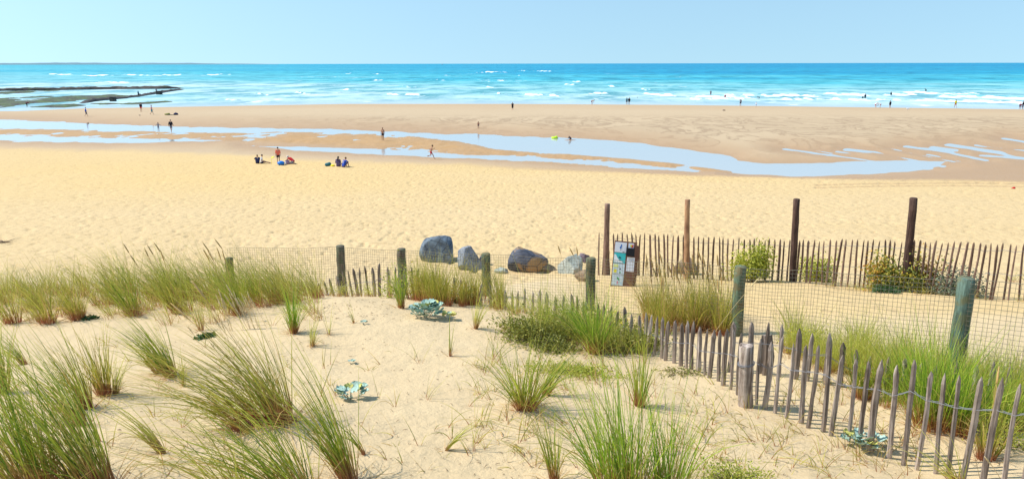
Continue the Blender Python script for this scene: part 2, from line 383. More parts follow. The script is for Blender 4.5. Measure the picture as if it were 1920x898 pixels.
# ------------------------------------------------------------------ ground sheet
def make_ground():
    NY, NX = 860, 1150
    Y = np.concatenate([np.linspace(-14, 2.6, 40)[:-1], np.exp(np.linspace(math.log(2.6), math.log(235), NY))]); 
    u = np.linspace(-1, 1, NX); u = np.sign(u)*(np.abs(u)*.78+np.abs(u)**4*.9)
    wd = np.maximum(Y, 7.)
    Xg = u[None, :]*wd[:, None]; Yg = np.repeat(Y[:, None], NX, 1)
    X = Xg.ravel(); Yf = Yg.ravel(); z, wet, mud, dry, s2 = terrain(X, Yf, True)
    ny = len(Y); idx = np.arange(ny*NX).reshape(ny, NX)
    q = np.stack([idx[:-1, :-1], idx[:-1, 1:], idx[1:, 1:], idx[1:, :-1]], -1).reshape(-1, 4)
    beach = np.maximum(sstep(17, 22, Yf), sstep(10.2, 12.2, Yf)*sstep(.3, 2, X)*.9)
    px, py = project(X, np.maximum(Yf, 1), z)
    # damp strip along the waterline, drying towards the bar crest
    ed = shore_Y(X)-Yf; wet = np.maximum(wet, (1-sstep(2, 34, ed+fbm(X*.05, Yf*.05, 3, 4)*16))*.32*(Yf > 100))
    # wheel tracks on the right
    for off in (0, 5): 
        d = pdist(px, py, [(1530, 347+off), (1650, 344+off), (1780, 343+off), (1960, 345+off)], False); tr = (1-sstep(.4, 1.3, d))*(Yf > 30); wet = np.maximum(wet, tr*.7); z = z-tr*.05
    bar = sstep(212, 226, py)*(1-sstep(275, 300, py))*sstep(260, 700, px)
    z = z-0.02*bar*0
    a = np.stack([wet, mud, dry, np.ones_like(z)], 1); gold = np.clip(sstep(36, 66, Yf)*.32+fbm(X*.05, Yf*.06, 4, 44)*.5+.12+.5*sstep(9.5, 12.5, Yf)*(1-sstep(15, 19, Yf))*sstep(.3, 2, X), 0, 1)*beach
    b = np.stack([beach, gold, bar, np.ones_like(z)], 1)
    me = np_mesh('ground', np.stack([X, Yf, z], 1), q, attrs={'mask': a, 'mask2': b})
    o = link_mesh('ground', me, sand_mat()); tag(o, kind='structure')
make_ground()

# tidal pools lying in the hollows of the beach
def make_pools():
    m, n, b = new_mat('pool_water'); b.inputs['Base Color'].default_value = (.46, .45, .42, 1); b.inputs['Roughness'].default_value = .09; b.inputs['IOR'].default_value = 1.55
    b.inputs['Specular IOR Level'].default_value = .8
    bump(n, b, noise(n, mapping(n, (1, .6, 1)), 2.0, 4), .10, .02)
    Ys = np.linspace(61.5, 142, 14); V = []; 
    for y in Ys: 
        for u in np.linspace(-1.3, 1.3, 20): V.append((u*y, y, LV))
    q = [(i*20+j, i*20+j+1, i*20+j+21, i*20+j+20) for i in range(13) for j in range(19)]
    o = link_mesh('tidal_pool', np_mesh('tidal_pool', V, q), m); tag(o, kind='structure')
make_pools()

# ------------------------------------------------------------------ sea
BREAK = [ # px0, py0, px1, py1, half thickness px, strength
 (1415,180,1545,182,1.6,1),(1540,177,1630,181,1.6,1),(1648,180,1720,179,1.8,1),(1690,174,1735,175,1.5,1),(1735,176,1835,178,1.8,1),(1755,182,1925,186,2.2,1),
 (1200,177,1275,181,1.9,1),(1100,178,1160,176,1.2,.8),(1285,182,1420,184,1.3,.9),(1290,188,1400,186,1.,.7),(1350,181,1420,180,1.2,.8),(1560,188,1700,190,1.1,.8),(1700,189,1925,195,1.5,.9),
 (1460,187,1550,189,1.2,.8),(90,140,140,141,1.1,1),(150,142,210,141,1.3,1),(225,141,285,142,1.1,.9),(285,142,345,141,1.2,.9),(380,141,428,140,1.2,.9),(175,156,245,157,1.,.8),
 (410,188,460,190,1.1,.8),(475,175,500,179,1.1,.8),(550,173,577,177,1.1,.8),(625,176,640,176,1.1,.8),(640,168,660,170,1.3,.9),(750,164,778,165,1.8,1),(725,178,800,180,1.2,.9),
 (894,178,915,179,1.2,.9),(930,177,958,178,1.3,.9),(975,179,1018,180,1.4,.9),(1022,180,1050,182,1.3,.9),(907,163,922,164,1.5,1),(905,153,930,154,1.2,.9),(925,151,945,152,1.7,1),
 (1062,154,1095,155,1.1,.9),(1060,160,1080,161,1.1,.9),(1136,162,1156,163,1.7,1),(900,136,935,137,1.4,1),(940,137,955,137,1.5,1),(975,134,990,134,1.2,.9),(1005,134,1040,133,1.4,.9),
 (695,152,715,152,1.2,.9),(700,140,717,140,1.2,.9),(740,138,760,139,1,.8),(967,142,977,142,1.4,1),(820,151,845,151,1,.8),(1204,169,1215,170,1.2,.9),(640,139,660,138,1.1,.9),(830,142,846,144,1.,.7)]
def make_sea():
    Y = np.concatenate([np.exp(np.linspace(math.log(148), math.log(520), 420)), np.exp(np.linspace(math.log(520), math.log(45000), 200))[1:]])
    NX = 900; u = np.linspace(-1, 1, NX); u = np.sign(u)*(np.abs(u)*.75+np.abs(u)**4*.9)
    X = (u[None, :]*Y[:, None]).ravel(); Yf = np.repeat(Y, NX)
    ed = Yf-shore_Y(X)                      # metres out to sea
    px, py = project(X, Yf, np.zeros_like(X))
    foam = np.zeros_like(X); zb = np.zeros_like(X); face = np.zeros_like(X)
    nn = fbm(X*.35, Yf*.09, 4, 31); n2 = fbm(X*.9, Yf*.25, 3, 41)
    for x0, y0, x1, y1, th, st in BREAK:
        s_ = (px > x0-30) & (px < x1+30) & (np.abs(py-(y0+y1)/2) < 12); 
        if not s_.any(): continue
        t = np.clip((px[s_]-x0)/(x1-x0), 0, 1); yc = y0+(y1-y0)*t+fbm(px[s_]*.05, px[s_]*0+y0, 3, 7)*2.0
        e = np.minimum(px[s_]-x0, x1-px[s_]); env = sstep(-2, 16, e+nn[s_]*22+n2[s_]*10)*(.62+.6*sstep(-.4, .3, n2[s_]))
        dd = (py[s_]-yc)/(th*(.72 if x0 > 1180 else .66))
        f = np.exp(-dd**2*1.2)*env*st
        face[s_] = np.maximum(face[s_], np.exp(-((dd+2.3)/1.2)**2)*sstep(-20, 30, e+nn[s_]*25)*st)  # shaded front of the breaker, painted as a dark band above the foam
        foam[s_] = np.maximum(foam[s_], f); zb[s_] = np.maximum(zb[s_], np.exp(-((dd+.9)/1.3)**2)*env*.38)
    # ragged whitecaps further out, lacy foam and swash near shore
    cap = sstep(.36, .50, fbm(X*.045, Yf*.02, 4, 51)*.9+nn*.25-.10*sstep(0, 400, X)-.25*sstep(600, 1500, Yf)+.12*np.exp(-((px-700)/500)**2)-.16*sstep(1150, 1500, px)*(ed > 60))
    foam = np.maximum(foam, cap*.40*(ed > 25))
    lace = sstep(.18, .55, fbm(X*.11, Yf*.05, 4, 61)+nn*.35)*(1-sstep(8, 120, ed))*.55
    foam = np.maximum(foam, lace)
    foam = foam*(1-.9*sstep(420, 330, px)*sstep(168, 172, py)); foam = np.clip(foam*(.75+.5*n2)+0, 0, 1)
    swell = fbm(X*.02, Yf*.05, 3, 71)
    z = zb + .12*swell*sstep(5, 60, ed)*(1-sstep(400, 900, Yf)) + .05*n2*sstep(10, 40, ed)*(1-sstep(400, 700, Yf))
    # depth colour: pale over the sand, turquoise out, deeper to the right; shaded wave faces painted in darker
    dp = sstep(0, 1, np.log(np.maximum(Yf, 150)/165)/math.log(1500/165)); 
    side = sstep(-300, 1500, px-0*Yf)
    patch = .8*fbm(X*.02, Yf*.045, 4, 81)*(1-sstep(300, 900, Yf))+.9*fbm(X*.0035, Yf*.008, 4, 82)*(1-sstep(1500, 5000, Yf))+.5*fbm(X*.0006, Yf*.0012, 3, 83)
    d = np.clip(dp*.66+(side-.4)*.40*sstep(10, 120, ed)+patch*.26+face*.34, 0, 1)
    me = np_mesh('sea', np.stack([X, Yf, z], 1), None, None) if False else None
    ny = len(Y); idx = np.arange(ny*NX).reshape(ny, NX)
    q = np.stack([idx[:-1, :-1], idx[:-1, 1:], idx[1:, 1:], idx[1:, :-1]], -1).reshape(-1, 4)
    shal = (1-sstep(0, 45, ed))*(1-face*.8)
    A = np.stack([d, foam, shal, np.ones_like(d)], 1)
    me = np_mesh('sea', np.stack([X, Yf, z], 1), q, attrs={'sea': A})
    m, n, b = new_mat('sea_water'); at = N(n, 'ShaderNodeAttribute', attribute_name='sea'); s = N(n, 'ShaderNodeSeparateColor'); L(n, at.outputs['Color'], s.inputs[0])
    c = ramp(n, s.outputs[0], [(0, (.34, .52, .54)), (.25, (.18, .45, .48)), (.5, (.055, .38, .45)), (.75, (.010, .28, .42)), (1, (.002, .20, .37))])
    st = noise(n, mapping(n, (.055, .03, 1)), 1, 9, .72); st2 = ramp(n, st, [(.42, (.35, .62, .66)), (.5, (1, 1, 1)), (.58, (1.4, 1.2, 1.15))])  # streaks: light and dark of wave facets put into the colour
    c = mixc(n, 1.0, c, st2, 'MULTIPLY')
    c = mixc(n, s.outputs[2], c, (.38, .48, .52))
    fn = noise(n, mapping(n, (.5, .16, 1)), 1, 5, .65)
    ff = N(n, 'ShaderNodeMapRange'); ff.clamp = True; L(n, mathn(n, 'ADD', s.outputs[1], mathn(n, 'MULTIPLY', mathn(n, 'SUBTRACT', fn, .5), .7)), ff.inputs[0]); ff.inputs[1].default_value = .30; ff.inputs[2].default_value = .62
    c = mixc(n, ff.outputs[0], c, (.88, .90, .90)); L(n, c, b.inputs['Base Color'])
    ro = mathn(n, 'ADD', .45, mathn(n, 'MULTIPLY', ff.outputs[0], .4)); L(n, ro, b.inputs['Roughness']); b.inputs['IOR'].default_value = 1.33; b.inputs['Specular IOR Level'].default_value = .22
    hh = noise(n, mapping(n, (.25, .8, 1)), 1, 5, .6); bump(n, b, hh, .7, .5)
    o = link_mesh('sea', me, m); tag(o, kind='structure')
make_sea()

# far coast on the horizon at left
def make_coast():
    V = []; q = []; n_ = 240
    for i in range(n_):
        px = -500+ (522+500)*i/(n_-1); d = ray(px, 119.5); Yc = 14000; X = d[0]/d[1]*Yc
        h = (32+14*float(fbm(np.array([i*.11]), np.array([0.]), 3, 3)[0]))*min(1, (n_-i)/60+.15)
        for k, (dy, zz) in enumerate(((0, -2), (60, h*.7), (500, h), (1400, h*.8), (2500, -2))): V.append((X*(1+dy/Yc), Yc+dy, zz))
    for i in range(n_-1):
        for k in range(4): a = i*5+k; q.append((a, a+5, a+6, a+1))
    o = link_mesh('distant_coast', np_mesh('distant_coast', V, q), flat('coast_land', (.13, .22, .26), .9, .2, .002)); tag(o, kind='structure')
make_coast()

# ------------------------------------------------------------------ rocks, tidal walls
def rock_mat(name, c1, c2, ochre=None, amt=.55, sc=3):
    m, n, b = new_mat(name); v = mapping(n); f = noise(n, v, sc, 8, .65); c = ramp(n, f, [(.3, c1), (.5, [(a+d)/2 for a, d in zip(c1, c2)]), (.68, c2)])
    if ochre: c = mixc(n, ramp(n, noise(n, v, sc*.6, 4), [(amt, (0, 0, 0)), (amt+.08, (1, 1, 1))]), c, ochre)
    vo = N(n, 'ShaderNodeTexVoronoi', feature='DISTANCE_TO_EDGE'); vo.inputs['Scale'].default_value = sc*1.1; L(n, mapping(n, (1, .5, 1.4)), vo.inputs['Vector'])
    ck = ramp(n, vo.outputs[0], [(0, (1, 1, 1)), (.05, (0, 0, 0))]); c = mixc(n, mathn(n, 'MULTIPLY', ck, .8), c, [x*.4 for x in c1])
    L(n, c, b.inputs['Base Color']); b.inputs['Roughness'].default_value = .8; bump(n, b, f, .8, .06); return m
def boulder(name, pxc, pybase, wpx, hpx, mat, label, seed, depth=.8, flatn=10, cat='boulder', group=None, sink=.28):
    g = ground(pxc, pybase); sc = g.y/F*1.03; W = wpx*sc/2; H = hpx*sc; D = W*depth
    rr = random.Random(seed); bm = bmesh.new(); bmesh.ops.create_icosphere(bm, subdivisions=5, radius=1)
    pl = []
    for _ in range(flatn):
        nrm = Vector((rr.gauss(0, 1), rr.gauss(0, 1), rr.gauss(0, .8))).normalized(); pl.append((nrm, rr.uniform(.56, .82)))
    for v in bm.verts:
        p = v.co.copy()
        for nrm, d in pl:
            k = p.dot(nrm)-d
            if k > 0: p -= nrm*k*.96
        v.co = p
    P_ = np.array([v.co for v in bm.verts]); e = fbm(P_[:, 0]*3+seed, P_[:, 1]*3+P_[:, 2]*2.3, 4, seed)*.035+fbm(P_[:, 0]*9+seed, P_[:, 1]*9+P_[:, 2]*8.3, 3, seed)*.022
    mx = np.abs(P_).max(0)
    for v, k in zip(bm.verts, e):
        v.co *= (1+k); v.co = Vector((v.co.x/mx[0]*W, v.co.y/mx[1]*D, v.co.z/mx[2]*H*(.5+sink)+H*(.5-sink)))
    me = bpy.data.meshes.new(name); bm.to_mesh(me); bm.free()
    for p in me.polygons: p.use_smooth = True
    try: me.set_sharp_from_angle(angle=R(28))
    except Exception: pass
    o = link_mesh(name, me, mat, loc=(g.x, g.y+D*.6, g.z)); return tag(o, label, cat, group)
RB = rock_mat('blue_rock', (.04, .05, .07), (.19, .25, .30), (.30, .27, .20), .62)
RG = rock_mat('grey_rock', (.10, .12, .15), (.28, .30, .33), (.12, .14, .18), .6, 5)
RD = rock_mat('dark_rock', (.025, .03, .05), (.10, .11, .14), (.34, .20, .08), .50, 2.2)
RL = rock_mat('pale_rock', (.30, .33, .28), (.50, .52, .46), (.40, .34, .24), .6, 4)
RP = rock_mat('purple_rock', (.10, .07, .09), (.24, .18, .20), (.3, .2, .12), .6, 6)
RBn = rock_mat('brown_rock', (.17, .11, .06), (.34, .24, .14), (.12, .10, .05), .6, 5)
RR = 'boulders at the foot of the dune'
boulder('boulder', 820, 491, 71, 51, RB, 'largest bluish grey boulder, leftmost of the row behind the wire mesh', 3, 1.0, 9, group=RR)
boulder('boulder', 878, 506, 56, 42, RG, 'grey cracked boulder right of the big bluish boulder', 12, .9, 11, group=RR)
boulder('boulder', 908, 498, 22, 20, RD, 'small black rock half hidden behind a green post', 15, .9, 8, group=RR)
boulder('boulder', 991, 510, 78, 45, RD, 'dark angular boulder with ochre patch sloping down to its right', 8, .8, 8, group=RR)
boulder('rock', 1020, 511, 52, 16, RBn, 'low tan rock slab in front of the dark ochre boulder', 19, .5, 8, 'rock', RR)
boulder('rock', 940, 512, 26, 12, RL, 'small pale rock poking from the sand left of the dark boulder', 22, .8, 8, 'rock', RR)
boulder('boulder', 1072, 513, 52, 36, RL, 'pale greenish grey boulder left of the tall fence end', 27, .8, 10, group=RR)
boulder('rock', 1096, 492, 22, 18, RP, 'small purplish rock on top of the pale boulder', 31, .8, 9, 'rock', RR)
boulder('rock', 1098, 528, 40, 20, RBn, 'brown mossy rock below the pale boulder beside a green post', 37, .8, 9, 'rock', RR)
boulder('boulder', 1287, 515, 52, 34, RBn, 'brown boulder seen through the pickets behind the tan post', 42, .7, 9, group=RR)

ALG = rock_mat('reef_stone', (.025, .022, .02), (.085, .065, .05), (.07, .10, .025), .60, .25)
ALG2 = rock_mat('reef_algae', (.02, .028, .012), (.10, .15, .03), (.05, .035, .025), .50, .45)
def stone_ridge(name, knots, width, height, mat, label, seed, cat='stone wall'):
    pts = [at_z(px, py, 0) for px, py in knots]; pts = [Vector((p[0], p[1], 0)) for p in pts]
    Ls = [0]
    for a, b in zip(pts, pts[1:]): Ls.append(Ls[-1]+(b-a).length)
    n_ = int(Ls[-1]/.8); V = []; K = 9; c0 = pts[0]
    s = np.linspace(0, Ls[-1], n_); X = np.interp(s, Ls, [p.x for p in pts]); Y = np.interp(s, Ls, [p.y for p in pts]); k = np.arange(n_)
    for i in range(n_):
        t = Vector((X[min(i+1, n_-1)]-X[max(i-1, 0)], Y[min(i+1, n_-1)]-Y[max(i-1, 0)], 0)).normalized(); nr = Vector((-t.y, t.x, 0))
        env = min(1, i/12+.15, (n_-1-i)/12+.15)
        for j in range(K):
            v = (j/(K-1)-.5)*2; e = float(fbm(np.array([s[i]*.5+seed]), np.array([v*2.1]), 3, seed)[0]); e2 = float(fbm(np.array([s[i]*.06+seed]), np.array([3.]), 2, seed)[0])
            h = (height*(1-abs(v)**2.2)*(1+e*.35+e2*.15))*env - .25 if abs(v) < 1 else -.6
            p = Vector((X[i], Y[i], 0))+nr*v*width/2*(1+.25*e)
            V.append((p.x-c0.x, p.y-c0.y, h))
    q = [(i*K+j, i*K+j+1, (i+1)*K+j+1, (i+1)*K+j) for i in range(n_-1) for j in range(K-1)]
    o = link_mesh(name, np_mesh(name, V, q), mat, loc=c0); return tag(o, label, cat)
stone_ridge('stone_wall', [(-260,178),(0,171),(120,169),(220,167.5),(300,167),(349,166)], 3.6, 1.30, ALG, 'long dark tidal stone wall farther out in the sea, running level', 3)
stone_ridge('stone_wall', [(148,195),(170,191),(230,185),(270,179.5),(310,172.5),(346,168)], 2.6, .80, ALG, 'dark tidal stone wall slanting toward the beach, nearer one', 9)
def reef():
    """seaweed covered rock flats, one low uneven sheet"""
    pats = [[(-300,184),(0,184),(120,180),(210,178),(240,181),(190,185),(150,191),(60,196),(0,203),(-300,206)],
            [(-300,173),(0,173),(60,171.5),(110,170),(60,174),(0,177),(-300,178)],
            [(60,202),(90,199),(140,196),(160,198),(120,202)],[(170,195),(260,193),(330,190),(280,195),(200,197)]]
    V = []; q = []
    xs = np.linspace(-300, 340, 420); ys = np.exp(np.linspace(math.log(46), math.log(90), 150))+120.2-0
    PX, PY = np.meshgrid(xs, ys); W = np.array([at_z(a, b, 0) for a, b in zip(PX.ravel(), PY.ravel())])
    X, Y = W[:, 0], W[:, 1]; s = np.full(X.shape, -99.)
    for p in pats:
        d = pdist(PX.ravel(), PY.ravel(), p, True); s = np.maximum(s, np.where(pinp(PX.ravel(), PY.ravel(), p), d, -d))
    z = np.clip(s, -3, 1.5)*.18-.05 + fbm(X*.18, Y*.09, 5, 77)*.50 + fbm(X*.04, Y*.05, 3, 78)*.25
    z = np.where(s < -3, -1.5, z)
    idx = np.arange(X.size).reshape(PX.shape); q = np.stack([idx[:-1, :-1], idx[:-1, 1:], idx[1:, 1:], idx[1:, :-1]], -1).reshape(-1, 4)
    keep = (s[q] > -3.2).any(1)
    me = np_mesh('reef', np.stack([X, Y, z], 1), q[keep]); bm = bmesh.new(); bm.from_mesh(me); bmesh.ops.delete(bm, geom=[v for v in bm.verts if not v.link_faces], context='VERTS'); bm.to_mesh(me); bm.free()
    o = link_mesh('seaweed_reef', me, ALG2); tag(o, 'green and brown seaweed covered rock flats at low tide, left', 'reef', kind='stuff')
reef()
for px, py, lb in ((212, 190.5, 'dark square stone block before the slanting tidal wall, left one'), (299, 177.5, 'dark square stone block near the outer end of the slanting tidal wall')):
    p = at_z(px, py, 0); g = MB(); g.box((0, 0, .35), 1.5*p[1]/250, 1.6, 1.5); 
    me = g.mesh('stone_block', False); bm = bmesh.new(); bm.from_mesh(me); bmesh.ops.bevel(bm, geom=bm.edges[:], offset=.15, segments=2, affect='EDGES'); bmesh.ops.subdivide_edges(bm, edges=bm.edges[:], cuts=2)
    for v in bm.verts: v.co += Vector((random.uniform(-.04, .04), random.uniform(-.04, .04), random.uniform(-.04, .04)))
    bm.to_mesh(me); bm.free()
    tag(link_mesh('stone_block', me, ALG, loc=(p[0], p[1], 0)), lb, 'block')

# ------------------------------------------------------------------ fences
def picket_mb(H, wd, seed, lean=(0, 0), below=.12, point=.10):
    rr = random.Random(seed); mb = MB(); n_ = 6; zs = [-below, H*.15, H*.35, H*.55, H*.75, H-point, H-point*.45, H]
    sc = [1, 1, .97, 1, .94, .9, .6, .14]; ws = []; pts = []; rad = []
    bx, by = rr.uniform(-.012, .012), rr.uniform(-.012, .012)
    for z, s in zip(zs, sc):
        k = z/max(H, .01); pts.append((lean[0]*k+bx*math.sin(k*3.1)+rr.uniform(-.003, .003), lean[1]*k+by*math.sin(k*3.1), z)); rad.append(wd/2*s*rr.uniform(.88, 1.12))
    mb.ring_tube(pts, rad, n_, True, ell=rr.uniform(.5, .8), rot=rr.uniform(0, 1)); return mb
def polyline(knots):
    P3 = [at_Y(px, py, Y) for px, Y, py in knots]; Ls = [0]
    for a, b in zip(P3, P3[1:]): Ls.append(Ls[-1]+math.hypot(b[0]-a[0], b[1]-a[1]))
    return np.array(P3), np.array(Ls)
def wire(mb, pts, r, n=4):
    mb.ring_tube(pts, [r]*len(pts), n)
def picket_fence(name, knots, spacing, wd, mat, label, wires, seed, jit=.035, leanf=None, hmin=.12, wr=.0028, dark=None, twist=False):
    P3, Ls = polyline(knots); rr = random.Random(seed); b0 = P3[len(P3)//2]; root = empty(name, (b0[0], b0[1], tz(b0[0], b0[1])), label, 'fence')
    o0 = Vector(root.location); s = spacing*.4; tops = []
    while s < Ls[-1]:
        x, y, zt = (float(np.interp(s, Ls, P3[:, k])) for k in range(3)); 
        zt += rr.uniform(-jit, jit); zb = tz(x, y); H = max(hmin, zt-zb); px, _ = project(x, y, zt)
        le = (rr.gauss(0, .018)*H*1.5, rr.gauss(0, .012)*H)
        if leanf: le = (le[0]+leanf(px)*H, le[1])
        mb = picket_mb(H, wd*rr.uniform(.72, 1.2), rr.random(), le, point=min(.09, H*.3)*rr.uniform(.6, 1.2)); m_ = mat
        mb.build('picket', m_, root, Vector((x-le[0], y-le[1]*0, zb))-o0, smooth=False)
        tops.append((x, y, zt, zb)); s += spacing*rr.uniform(.82, 1.2)
    for fr in wires:
        mb = MB(); pts = []
        for i, (x, y, zt, zb) in enumerate(tops):
            z = zt-fr + (.012*math.sin(i*1.3) if twist else 0)
            if z < zb-.05 and not twist: z = zb-.05
            pts.append(Vector((x, y, z))-o0)
        for side in (1, -1):
            q = []
            for i, p in enumerate(pts):
                t = (pts[min(i+1, len(pts)-1)]-pts[max(0, i-1)]); nr = Vector((-t.y, t.x, 0)).normalized()
                q.append(p+nr*(wd*.42)*side)
                if i+1 < len(pts): q.append((p+pts[i+1])/2+Vector((0, 0, -.006+.004*side)))
            wire(mb, q, wr)
        mb.build('binding_wire', WIRE, root)
    return root, o0, tops
def post_part(root, o0, base, top, r, mat, name='post', seed=0, label=None, nseg=9, ragged=.0):
    rr = random.Random(seed); mb = MB(); b = Vector(base)-o0; t = Vector(top)-o0; b = b-Vector((0, 0, .15)); pts = []; rad = []
    for i in range(nseg):
        k = i/(nseg-1); pts.append(b.lerp(t, k)+Vector((rr.uniform(-1, 1), rr.uniform(-1, 1), 0))*r*.07); rad.append(r*(1.04-.08*k)*rr.uniform(.96, 1.04))
    pts.append(pts[-1]+(t-b).normalized()*r*.12); rad.append(r*.82)
    mb.ring_tube(pts, rad, 14)
    if ragged:
        for i in range(len(mb.v)-28, len(mb.v)): mb.v[i] = mb.v[i]+Vector((0, 0, rr.uniform(-ragged, ragged)))
    o = mb.build(name, mat, root); 
    if label: o['label'] = label
    # a split running down and end grain ring
    return o
# near picket fence (two builds: long front line, short rear line)
NK = [(585,13.2,538),(612,13.0,521),(650,12.8,506),(717,12.5,495),(760,12.4,500),(849,12.0,520),(880,11.85,531),(939,11.5,538),(1055,10.8,551),(1148,10.0,574),(1226,9.25,593),(1274,8.75,599),
      (1345,8.05,614),(1384,7.6,622),(1441,7.2,632),(1492,6.95,640),(1549,6.72,652),(1606,6.5,665),(1672,6.28,674),(1756,6.0,689),(1837,5.75,706),(1960,5.4,716)]
rootN, oN, tN = picket_fence('picket_fence', NK, .133, .051, W_near, 'weathered grey split picket fence running across the dune to the right foreground', [.27], 5,
                             leanf=lambda px: -.30*max(0, 1-max(0, px-575)/140), jit=.040, twist=True)
stp = ground(1399, 762); tp = at_Y(1399, 648, stp.y)
post_part(rootN, oN, stp, tp, .072, W_near, 'post', 4, 'thick weathered stump with ragged top and wire round it', ragged=.014)
mb = MB(); rz_ = (tp[2]-stp.z)
for k in range(2): wire(mb, [Vector((stp.x+(tp[0]-stp.x)*.7+.079*math.cos(a), stp.y+.079*math.sin(a), stp.z+rz_*(.70+.02*k)+.012*math.cos(a)))-oN for a in np.linspace(0, 2*math.pi, 17)], .0035)
mb.build('wire_loop', WIRE, rootN)
RK = [(1365,8.35,600),(1450,8.15,599),(1500,8.0,613),(1550,7.9,625),(1592,7.85,650),(1640,7.75,668),(1750,7.5,680),(1850,7.3,682),(1960,7.1,676)]
rootR, oR, tR = picket_fence('picket_fence', RK, .16, .065, W_near, 'short second row of grey pickets behind the front row, half sunk in grass', [.25], 8, jit=.035)
pk = ground(1435, 700); top_ = at_Y(1438, 628, pk.y); mb = MB(); mb.ring_tube([pk-oR+Vector((0, 0, -.1)), pk-oR+Vector((.01, 0, .2)), Vector(top_)-oR], [.075, .08, .06], 6, ell=.35)
mb.build('split_plank', W_near, rootR, smooth=False)
# tall far fence with high posts
FK = [(1120,17.85,438),(1200,17.6,437),(1290,17.35,441),(1400,17.0,448),(1480,16.7,450),(1560,16.2,450),(1640,15.8,450),(1700,15.4,451),(1800,14.8,455),(1940,14.05,459)]
def fl(px): 
    return -.06*max(0, 1-max(0, px-1120)/300)+.05*max(0, 1-abs(px-1800)/90)
rootF, oF, tF = picket_fence('picket_fence', FK, .104, .046, W_far, 'brown chestnut picket fence with four tall posts between dune and beach', [.14, .60], 15, leanf=fl, jit=.03, wr=.0022)
for px, pyt, pxb, m_, lb, Yp, r_ in ((1138,382,1136,W_far,'dark brown tall post at the left end',17.75,.066),(1288,374,1286,W_tan,'pale tan straight tall post',17.3,.063),
                              (1492,373,1484,W_dark,'dark knotty tall post leaning slightly right',16.6,.072),(1711,371,1695,W_dark,'dark grey tall post leaning most',15.35,.075)):
    b_ = at_Y(pxb, 530, Yp); zb = tz(b_[0], Yp); t_ = at_Y(px, pyt, Yp-.02)
    # straight line through base and top
    post_part(rootF, oF, (b_[0], Yp-.05, zb), (t_[0], Yp-.07, t_[2]), r_, m_, 'post', int(px), lb)
# wire mesh fence with green posts
MK = [(426,15.6,466),(636,15.2,464),(751,14.6,470),(911,13.4,478),(1109,12.3,486),(1200,11.6,490),(1392,10.3,501),(1500,9.55,508),(1820,7.9,527),(2100,6.9,540)]
P3, Ls = polyline(MK); b0 = P3[4]; rootM = empty('wire_mesh_fence', (b0[0], b0[1], tz(b0[0], b0[1])), 'square wire mesh fence on short round green posts along the dune', 'fence'); oM = Vector(rootM.location)
mb = MB(); sL = np.arange(0, Ls[-1], .05); colsM = []
for s in sL:
    x, y, z = (float(np.interp(s, Ls, P3[:, k])) for k in range(3)); y += .02*math.sin(s*2.1)+.012*math.sin(s*7.); colsM.append((x, y, z+.012*math.sin(s*3.3)))
zg = terrain(np.array([c[0] for c in colsM]), np.array([c[1] for c in colsM]))
for i, (x, y, z) in enumerate(colsM):
    lo = max(zg[i]-.03, z-1.02); w_ = .0022
    k1 = .01*math.sin(i*1.7)
    mb.ring_tube([Vector((x, y, z))-oM, Vector((x+k1, y, (z+lo)/2))-oM, Vector((x, y, lo))-oM], [w_]*3, 3, caps=False)
for r_ in range(21):
    dz = r_*.05; q = []
    for i in range(0, len(colsM), 5):
        x, y, z = colsM[i]; zz = z-dz+.006*math.sin(i*.3+r_)
        q.append(Vector((x, y, max(zz, zg[i]-.03)))-oM)
    mb.ring_tube(q, [.0036 if r_ in (0,) else .0022]*len(q), 3, caps=False)
mb.build('wire_mesh', MESHW, rootM)
for px, Y_, pyt, m_, r_, lb in ((426,15.65,486,W_post,.085,'short mossy green post, leftmost'),(636,15.22,463,W_grey,.088,'dark brown grey post with flat pale top'),(751,14.62,469,W_grey,.088,'dark post half hidden by grass'),
       (911,13.4,478,W_post,.085,'green post in front of the boulders'),(1109,12.3,487,W_post,.083,'green post beside the pale boulder'),(1392,10.3,503,W_post,.083,'tall green post right of the orange seed stalks'),(1822,7.9,527,W_teal,.088,'large teal green post nearest the camera')):
    t_ = at_Y(px, pyt, Y_); zb = tz(t_[0], Y_)
    post_part(rootM, oM, (t_[0], Y_+.09, zb), (t_[0], Y_+.09, t_[2]), r_, m_, 'post', int(px), lb)

